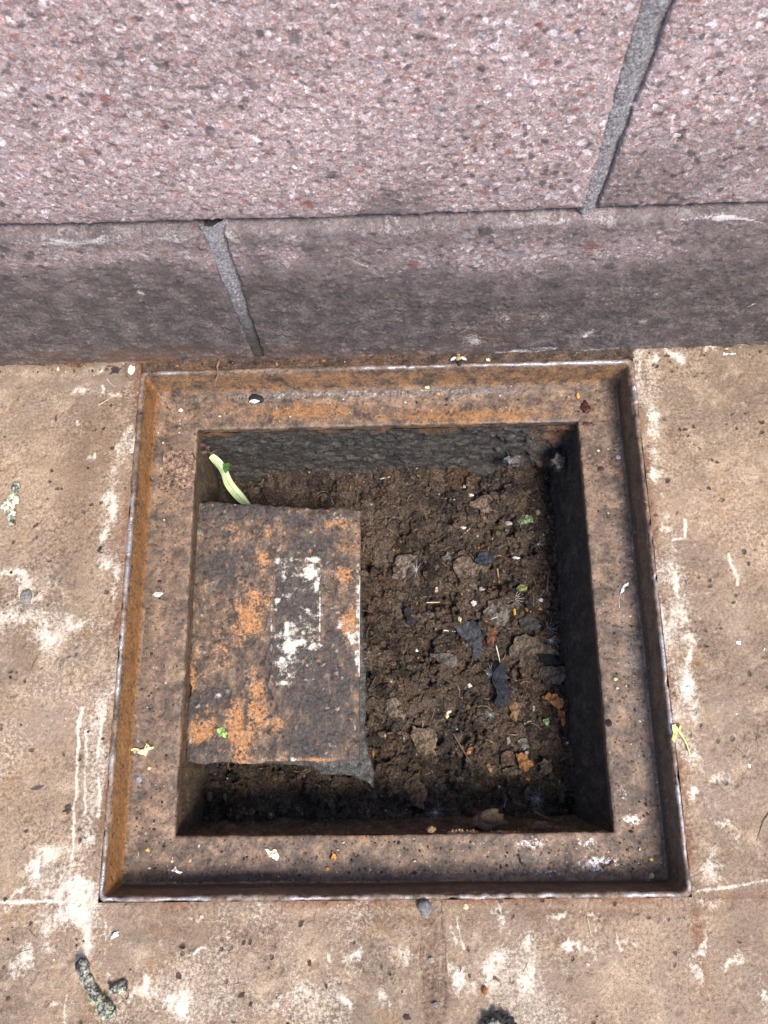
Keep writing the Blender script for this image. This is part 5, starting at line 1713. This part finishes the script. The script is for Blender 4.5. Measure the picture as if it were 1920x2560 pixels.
lump('seed', 'orange seed on the far ledge below the yellow-green seed', 'seed', 1095, 985, 5, (.55, .28, .07), where=ZL, sq=(1.2, .8, .6))
lump('rust_ring', 'dark round rust spot on the upper right ledge', 'rust', 1502, 1172, 8, (.05, .032, .028), where=ZL, sq=(1, .8, .35))
lump('drop', 'glassy pale droplet above the dark rust spot on the right ledge', 'drop', 1546, 1144, 6, (.5, .5, .5), where=ZL, sq=(1.1, .9, .4), mrough=.15)
lump('black_crumb', 'black crumb on the right ledge edge near the front', 'crumb', 1522, 1808, 7, (.02, .018, .018), where=ZL, sq=(1, 1.3, .6))
for lab, x, y, c in [('yellow grain on the right ledge near the front', 1538, 1698, (.66, .5, .24)), ('yellow grain on the right ledge halfway down', 1582, 1404, (.62, .46, .2)), ('yellow grain in the near right corner of the ledge', 1628, 2148, (.6, .42, .1)),
                     ('cream grain by the folded cream leaf scrap', 374, 1920, (.62, .45, .22)), ('yellow grain in the upper left of the ledge', 392, 1082, (.66, .5, .28)), ('pale grain on the upper left of the far ledge', 452, 1026, (.66, .58, .5)), ('cream grain on the near ledge at left', 476, 2152, (.6, .4, .16)),
                     ('orange grain below the orange leaf point', 819, 2172, (.5, .28, .10)), ('yellow grain above the white paper chip', 370, 2124, (.62, .42, .12))]:
    lump('grain', lab, 'grain', x, y, 5, c, where=ZL, sq=(1.1, .9, .7))

# plant scrap hooked over the right rim
def plant_scrap():
    e = bpy.data.objects.new('plant_scrap', None)
    COL.objects.link(e)
    c = at(1695, 1830, .003)
    e.location = c
    e['label'] = 'forked yellow-green plant scrap draped over the right rim of the frame'
    e['category'] = 'plant scrap'
    m = plain((.56, .58, .24), .55, .2, 220, .15)
    z = .004
    a = [(1680, 1812), (1690, 1810), (1697, 1822), (1692, 1845), (1686, 1858), (1678, 1848), (1684, 1832)]
    link('lobe', flake_mesh('lobe', rough_poly([tuple((at(x, y, z) - c)[:2]) for x, y in a], 1, .1, 4), m, .0009, .001, (0, 0), .0008), e)
    b = [(1690, 1813), (1700, 1812), (1697, 1828), (1708, 1845), (1718, 1862), (1724, 1886)]
    link('tendril', tube_mesh('tendril', [at(x, y, z - .002 * (i > 1)) - c for i, (x, y) in enumerate(b)], [.0012, .0018, .0015, .0012, .0009, .0004], m), e)


plant_scrap()

# ------------------------------------------------------------------ litter on the paving
_BM = []


def bark_mat():
    if not _BM:
        n = NT('lichened_bark')
        f = n.noise(170, 5, .7)
        g = n.noise(700, 3)
        c = n.ramp(f, [(.36, (.035, .028, .027)), (.47, (.12, .11, .11)), (.53, (.36, .37, .28)), (.66, (.55, .56, .42))])
        c = n.mix(.6, c, n.ramp(g, [(.3, .5), (.5, 1.), (.72, 1.5)]), 'MULTIPLY')
        _BM.append(n.out(c, .95, n.bump(f, .8, .002)))
    return _BM[0]


def twig(name, label, px, r_px, lichen, seed, z=.0, tips=True):
    """stubby bark twig with crusts of lichen"""
    e = bpy.data.objects.new(name, None)
    COL.objects.link(e)
    s = .00037
    rr = random.Random(seed)
    Q = []
    for a, b in zip(px[:-1], px[1:]):
        for k in range(6):
            Q.append((a[0] + (b[0] - a[0]) * k / 6, a[1] + (b[1] - a[1]) * k / 6))
    Q.append(px[-1])
    n = len(Q)
    P, R = [], []
    c = at(Q[n // 2][0], Q[n // 2][1], z)
    for i, q in enumerate(Q):
        r = s * r_px * (.8 + .4 * mn.noise(Vector((i * .22, seed, 0))) + .07 * rr.uniform(-1, 1))
        if i in (0, n - 1):
            r *= .5
        R.append(r)
        P.append(at(q[0], q[1], z + r * .85) - c)
    e.location = c
    e['label'] = label
    e['category'] = 'twig'
    me = tube_mesh('stem', P, R, bark_mat(), 14)
    bm = bmesh.new()
    bm.from_mesh(me)
    bmesh.ops.subdivide_edges(bm, edges=bm.edges[:], cuts=2, use_grid_fill=True)
    for v in bm.verts:
        w = v.co * 260 + Vector((seed, 0, 0))
        v.co += .0012 * Vector((mn.noise(w), mn.noise(w + Vector((7, 0, 0))), .7 * mn.noise(w + Vector((0, 7, 0))))) + .0009 * Vector((mn.noise(w * 3), mn.noise(w * 3 + Vector((5, 0, 0))), mn.noise(w * 3 + Vector((0, 5, 0)))))
    bm.to_mesh(me)
    bm.free()
    link('stem', me, e)
    for k, (i, k_r, col) in enumerate(lichen):
        i = min(n - 1, int(i * n))
        me = lump_mesh('lichen', s * k_r, plain(col, .95, .6, 300), seed + k * 3, 4, .8, (1, 1, .4))
        o = link('lichen', me, e)
        o.location = P[i] + Vector((rr.uniform(-.3, .3) * R[i], rr.uniform(-.3, .3) * R[i], R[i] * .35))
    return e


GL, WL = (.36, .38, .24), (.42, .42, .36)
twig('lichen_twig', 'bark twig with yellow-grey lichen on the paving at the lower left', [(200, 2402), (212, 2440), (232, 2475), (252, 2510), (285, 2545)], 15, [(.62, 11, GL), (.75, 13, GL), (.88, 13, GL)], 5)
twig('lichen_chip', 'short grey lichen chip right of the lower left twig', [(278, 2474), (298, 2470), (314, 2464)], 13, [(.5, 7, WL)], 8)
twig('lichen_twig', 'pale lichen tuft on a dark twig at the left edge of the paving', [(42, 1208), (36, 1235), (24, 1262), (26, 1290), (32, 1315)], 11, [(.36, 13, (.60, .60, .44)), (.52, 15, (.64, .64, .50)), (.66, 12, (.60, .60, .42))], 12)
twig('bark_lump', 'dark bark lump at the bottom edge of the paving', [(1206, 2578), (1236, 2566), (1262, 2568), (1290, 2580)], 17, [(.3, 20, (.03, .03, .022)), (.7, 18, (.028, .028, .026))], 17)
lump('pebble', 'grey angular pebble against the near rim of the frame', 'pebble', 1062, 2268, 17, (.17, .162, .155), where=0, sq=(1, 1.05, .9), rough=.45, sub=3)
lump('pebble', 'rounded grey pebble on the left paving', 'pebble', 68, 1494, 16, (.20, .185, .17), where=0, sq=(.9, 1.2, .55), rough=.25, sub=3)
lump('brick_crumb', 'small orange brick cube on the paving below the frame', 'crumb', 1212, 2476, 9, (.30, .10, .035), where=0, sq=(.8, 1.1, .9), rough=.3)
lump('seed', 'round cream seed just below the near rim', 'seed', 1164, 2266, 7, (.72, .58, .34), where=0, sq=(1, 1, .8), rough=.15, sub=3)
lump('pale_chip', 'white crumb beside the far left corner of the frame', 'chip', 330, 925, 9, (.80, .76, .62), where=0, sq=(.9, 1.5, .5), rough=.6)
for lab, x, y, r, sq, col in [
    ('black oval chip left of the frame near the lower left lime lines', 170, 2024, 12, (1.1, .9, .45), (.04, .034, .028)), ('black chip left of the frame halfway up', 249, 1375, 10, (1.1, .7, .5), (.026, .024, .024)),
    ('dark flat sliver on the left paving', 94, 1970, 15, (1.1, .4, .4), (.055, .052, .05)), ('small grey stone above the rounded grey pebble', 104, 1474, 8, (1.1, .8, .5), (.13, .11, .10)),
    ('dark brown crumb below the near rim at left', 449, 2440, 10, (1.1, .8, .6), (.055, .032, .024)), ('smaller dark crumb above the dark brown crumb at lower left', 463, 2417, 6, (.8, 1.2, .6), (.045, .026, .02)),
    ('black crumb left of the dark brown crumb pair', 327, 2423, 6, (.8, 1, .6), (.03, .026, .025)), ('dark oval crumb below the middle of the near rim', 604, 2487, 9, (1.3, .7, .5), (.04, .026, .02)),
    ('curved dark crumb at the lower middle of the paving', 695, 2495, 10, (.7, 1.3, .5), (.05, .03, .022)), ('small black crumb beside the curved dark crumb', 627, 2511, 7, (.7, 1.1, .5), (.032, .024, .022)),
    ('dark crumb left of the open joint', 774, 2408, 7, (.8, 1.2, .6), (.06, .028, .02)), ('dark crumb right of the middle bottom', 816, 2465, 8, (.7, 1.2, .6), (.04, .03, .026)),
    ('black flat chip at the bottom beside the open joint', 1017, 2543, 11, (1.1, .8, .4), (.03, .022, .018)), ('dark chip left of the open joint', 1006, 2481, 7, (.9, 1.1, .5), (.05, .04, .035)),
    ('purplish crumb right of the open joint', 1173, 2441, 7, (.8, 1.1, .6), (.06, .04, .04)), ('flat purplish chip right of the purplish crumb', 1238, 2446, 9, (1.4, .6, .4), (.085, .06, .065)),
    ('dark crumb pair member near the open joint top', 1078, 2400, 9, (1, .9, .6), (.20, .18, .16)), ('grey crumb in the open joint', 1087, 2512, 9, (1, .8, .5), (.13, .10, .10)),
    ('brown crumb far left near the lower lime line', 15, 2248, 7, (1, 1, .6), (.055, .032, .024)), ('tiny dark crumb right of the far left crumb', 66, 2078, 5, (1, 1, .6), (.06, .03, .025)),
    ('yellow-green grain on the right paving', 1840, 1786, 5, (1, .8, .6), (.60, .58, .24)), ('yellow-green grain at the right edge of the paving', 1913, 1623, 6, (1.2, .8, .5), (.62, .60, .24)), ('pale grain on the upper right paving', 1846, 1608, 7, (.8, 1.1, .5), (.68, .62, .50)),
    ('cream grain on the right paving lower down', 1874, 1915, 6, (1, 1, .5), (.70, .60, .44)), ('dark bit on the right paving by the lime band', 1712, 1451, 8, (1.2, .6, .4), (.07, .065, .065)),
    ('black soil bit at the foot of the wall left of the frame', 290, 925, 14, (1.4, .8, .4), (.035, .027, .025)), ('small dark crumb on the upper left paving', 140, 1046, 8, (1.4, .5, .4), (.05, .04, .036)),
    ('dark red crumb beside the left rim', 257, 1847, 5, (1, 1, .6), (.05, .02, .018))]:
    lump('crumb', lab, 'crumb', x, y, r * .8, tuple(v * 1.5 for v in col), where=-.0004, sq=(sq[0], sq[1], sq[2] * .6), rough=.8, rot=x * .37)
straw('pin_stalk', 'thin stalk with a knob beside the far left of the frame', 'stalk', [(245, 1014), (268, 1000), (292, 986)], 1.3, (.62, .50, .36), where=0, lift=.001)
straw('stalk', 'curved hair-like stalk at the far left corner of the frame', 'stalk', [(268, 945), (273, 955), (285, 966)], 1.1, (.62, .52, .40), where=0, lift=.001)
straw('splinter', 'brown splinter on the left paving', 'splinter', [(78, 1676), (86, 1655), (94, 1642)], 2.6, (.16, .085, .055), where=0, lift=.0008)
straw('splinter', 'white splinter on the paving by the wall at right', 'splinter', [(1806, 886), (1840, 884)], 2.4, (.82, .78, .74), where=0, lift=.001)
straw('hair', 'long curved fibre at the right edge of the paving', 'fibre', [(1925, 2030), (1908, 2055), (1900, 2080), (1894, 2105)], 1.4, (.24, .18, .14), where=0, lift=.001)
straw('straw', 'thin straw standing on the lower right paving', 'straw', [(1468, 2292), (1478, 2340)], 1.2, (.62, .50, .34), where=0, lift=.001)
straw('bark_strip', 'thin curled brown bark strip hanging over the far rim at left', 'bark', [(547, 902), (543, 918), (545, 938), (538, 955), (537, 965)], 3.0, (.24, .13, .08), where=.004, lift=.001, knots=.3)
flake('pale_chip', 'white oblong chip on the lower left paving', 'chip', [(276, 2345), (284, 2334), (298, 2328), (296, 2340), (282, 2347)], (.84, .82, .74), where=0, thick=.001, lift=.001)


# ---- insects at the foot of the wall
def bee():
    c = at(1146, 896, .003)
    e = bpy.data.objects.new('bee', None)
    COL.objects.link(e)
    e.location = c
    e['label'] = 'small dead bee with a furry tan thorax at the foot of the wall'
    e['category'] = 'bee'
    s = .00034
    tan_ = plain((.34, .25, .10), .9, .5, 900)
    dk = plain((.022, .020, .022), .4, .2, 500)
    o = link('thorax', lump_mesh('thorax', s * 9, tan_, 2, 3, .12, (1, 1, .9)), e)
    o = link('head', lump_mesh('head', s * 6, tan_, 4, 2, .12, (1, .8, .8)), e)
    o.location = (s * 0, s * 12, 0)
    o = link('abdomen', lump_mesh('abdomen', s * 8, dk, 6, 3, .06, (.85, 1.4, .8)), e)
    o.location = (s * 2, -s * 14, -.0005)
    wm = plain((.62, .64, .68), .25, .15, 700)
    for sx, dx, dy in ((1, 16, -8), (-1, -16, -6)):
        pts = [(0, 0), (sx * s * 8, s * 3), (sx * s * 19, -s * 5), (sx * s * 20, -s * 12), (sx * s * 10, -s * 9)]
        w = link('wing', flake_mesh('wing', pts, wm, .00015, .001, (0, 0), .0002), e)
        w.location = (sx * s * 4, s * 1, s * 4)
    for k, (sx, dy) in enumerate([(1, 6), (1, 0), (1, -6), (-1, 6), (-1, 0), (-1, -6)]):
        link('leg', tube_mesh('leg', [Vector((sx * s * 5, s * dy, 0)), Vector((sx * s * 14, s * dy * 1.6, s * 3)), Vector((sx * s * 20, s * dy * 2, -s * 7))], [.0004, .0003, .0002], dk, 5), e)


bee()


def fly():
    c = at(580, 906, .0045)
    e = bpy.data.objects.new('beetle', None)
    COL.objects.link(e)
    e.location = c
    e['label'] = 'tiny shiny black beetle on the dirt behind the far rim'
    e['category'] = 'beetle'
    s = .00034
    dk = plain((.012, .013, .018), .2, .1, 500, spec=.6)
    link('wing_case', lump_mesh('wing_case', s * 6, dk, 1, 3, .03, (1.3, .8, .7)), e)
    o = link('head', lump_mesh('head', s * 3.2, dk, 3, 2, .05, (1, 1, .8)), e)
    o.location = (-s * 9, s * 1, -s)


fly()
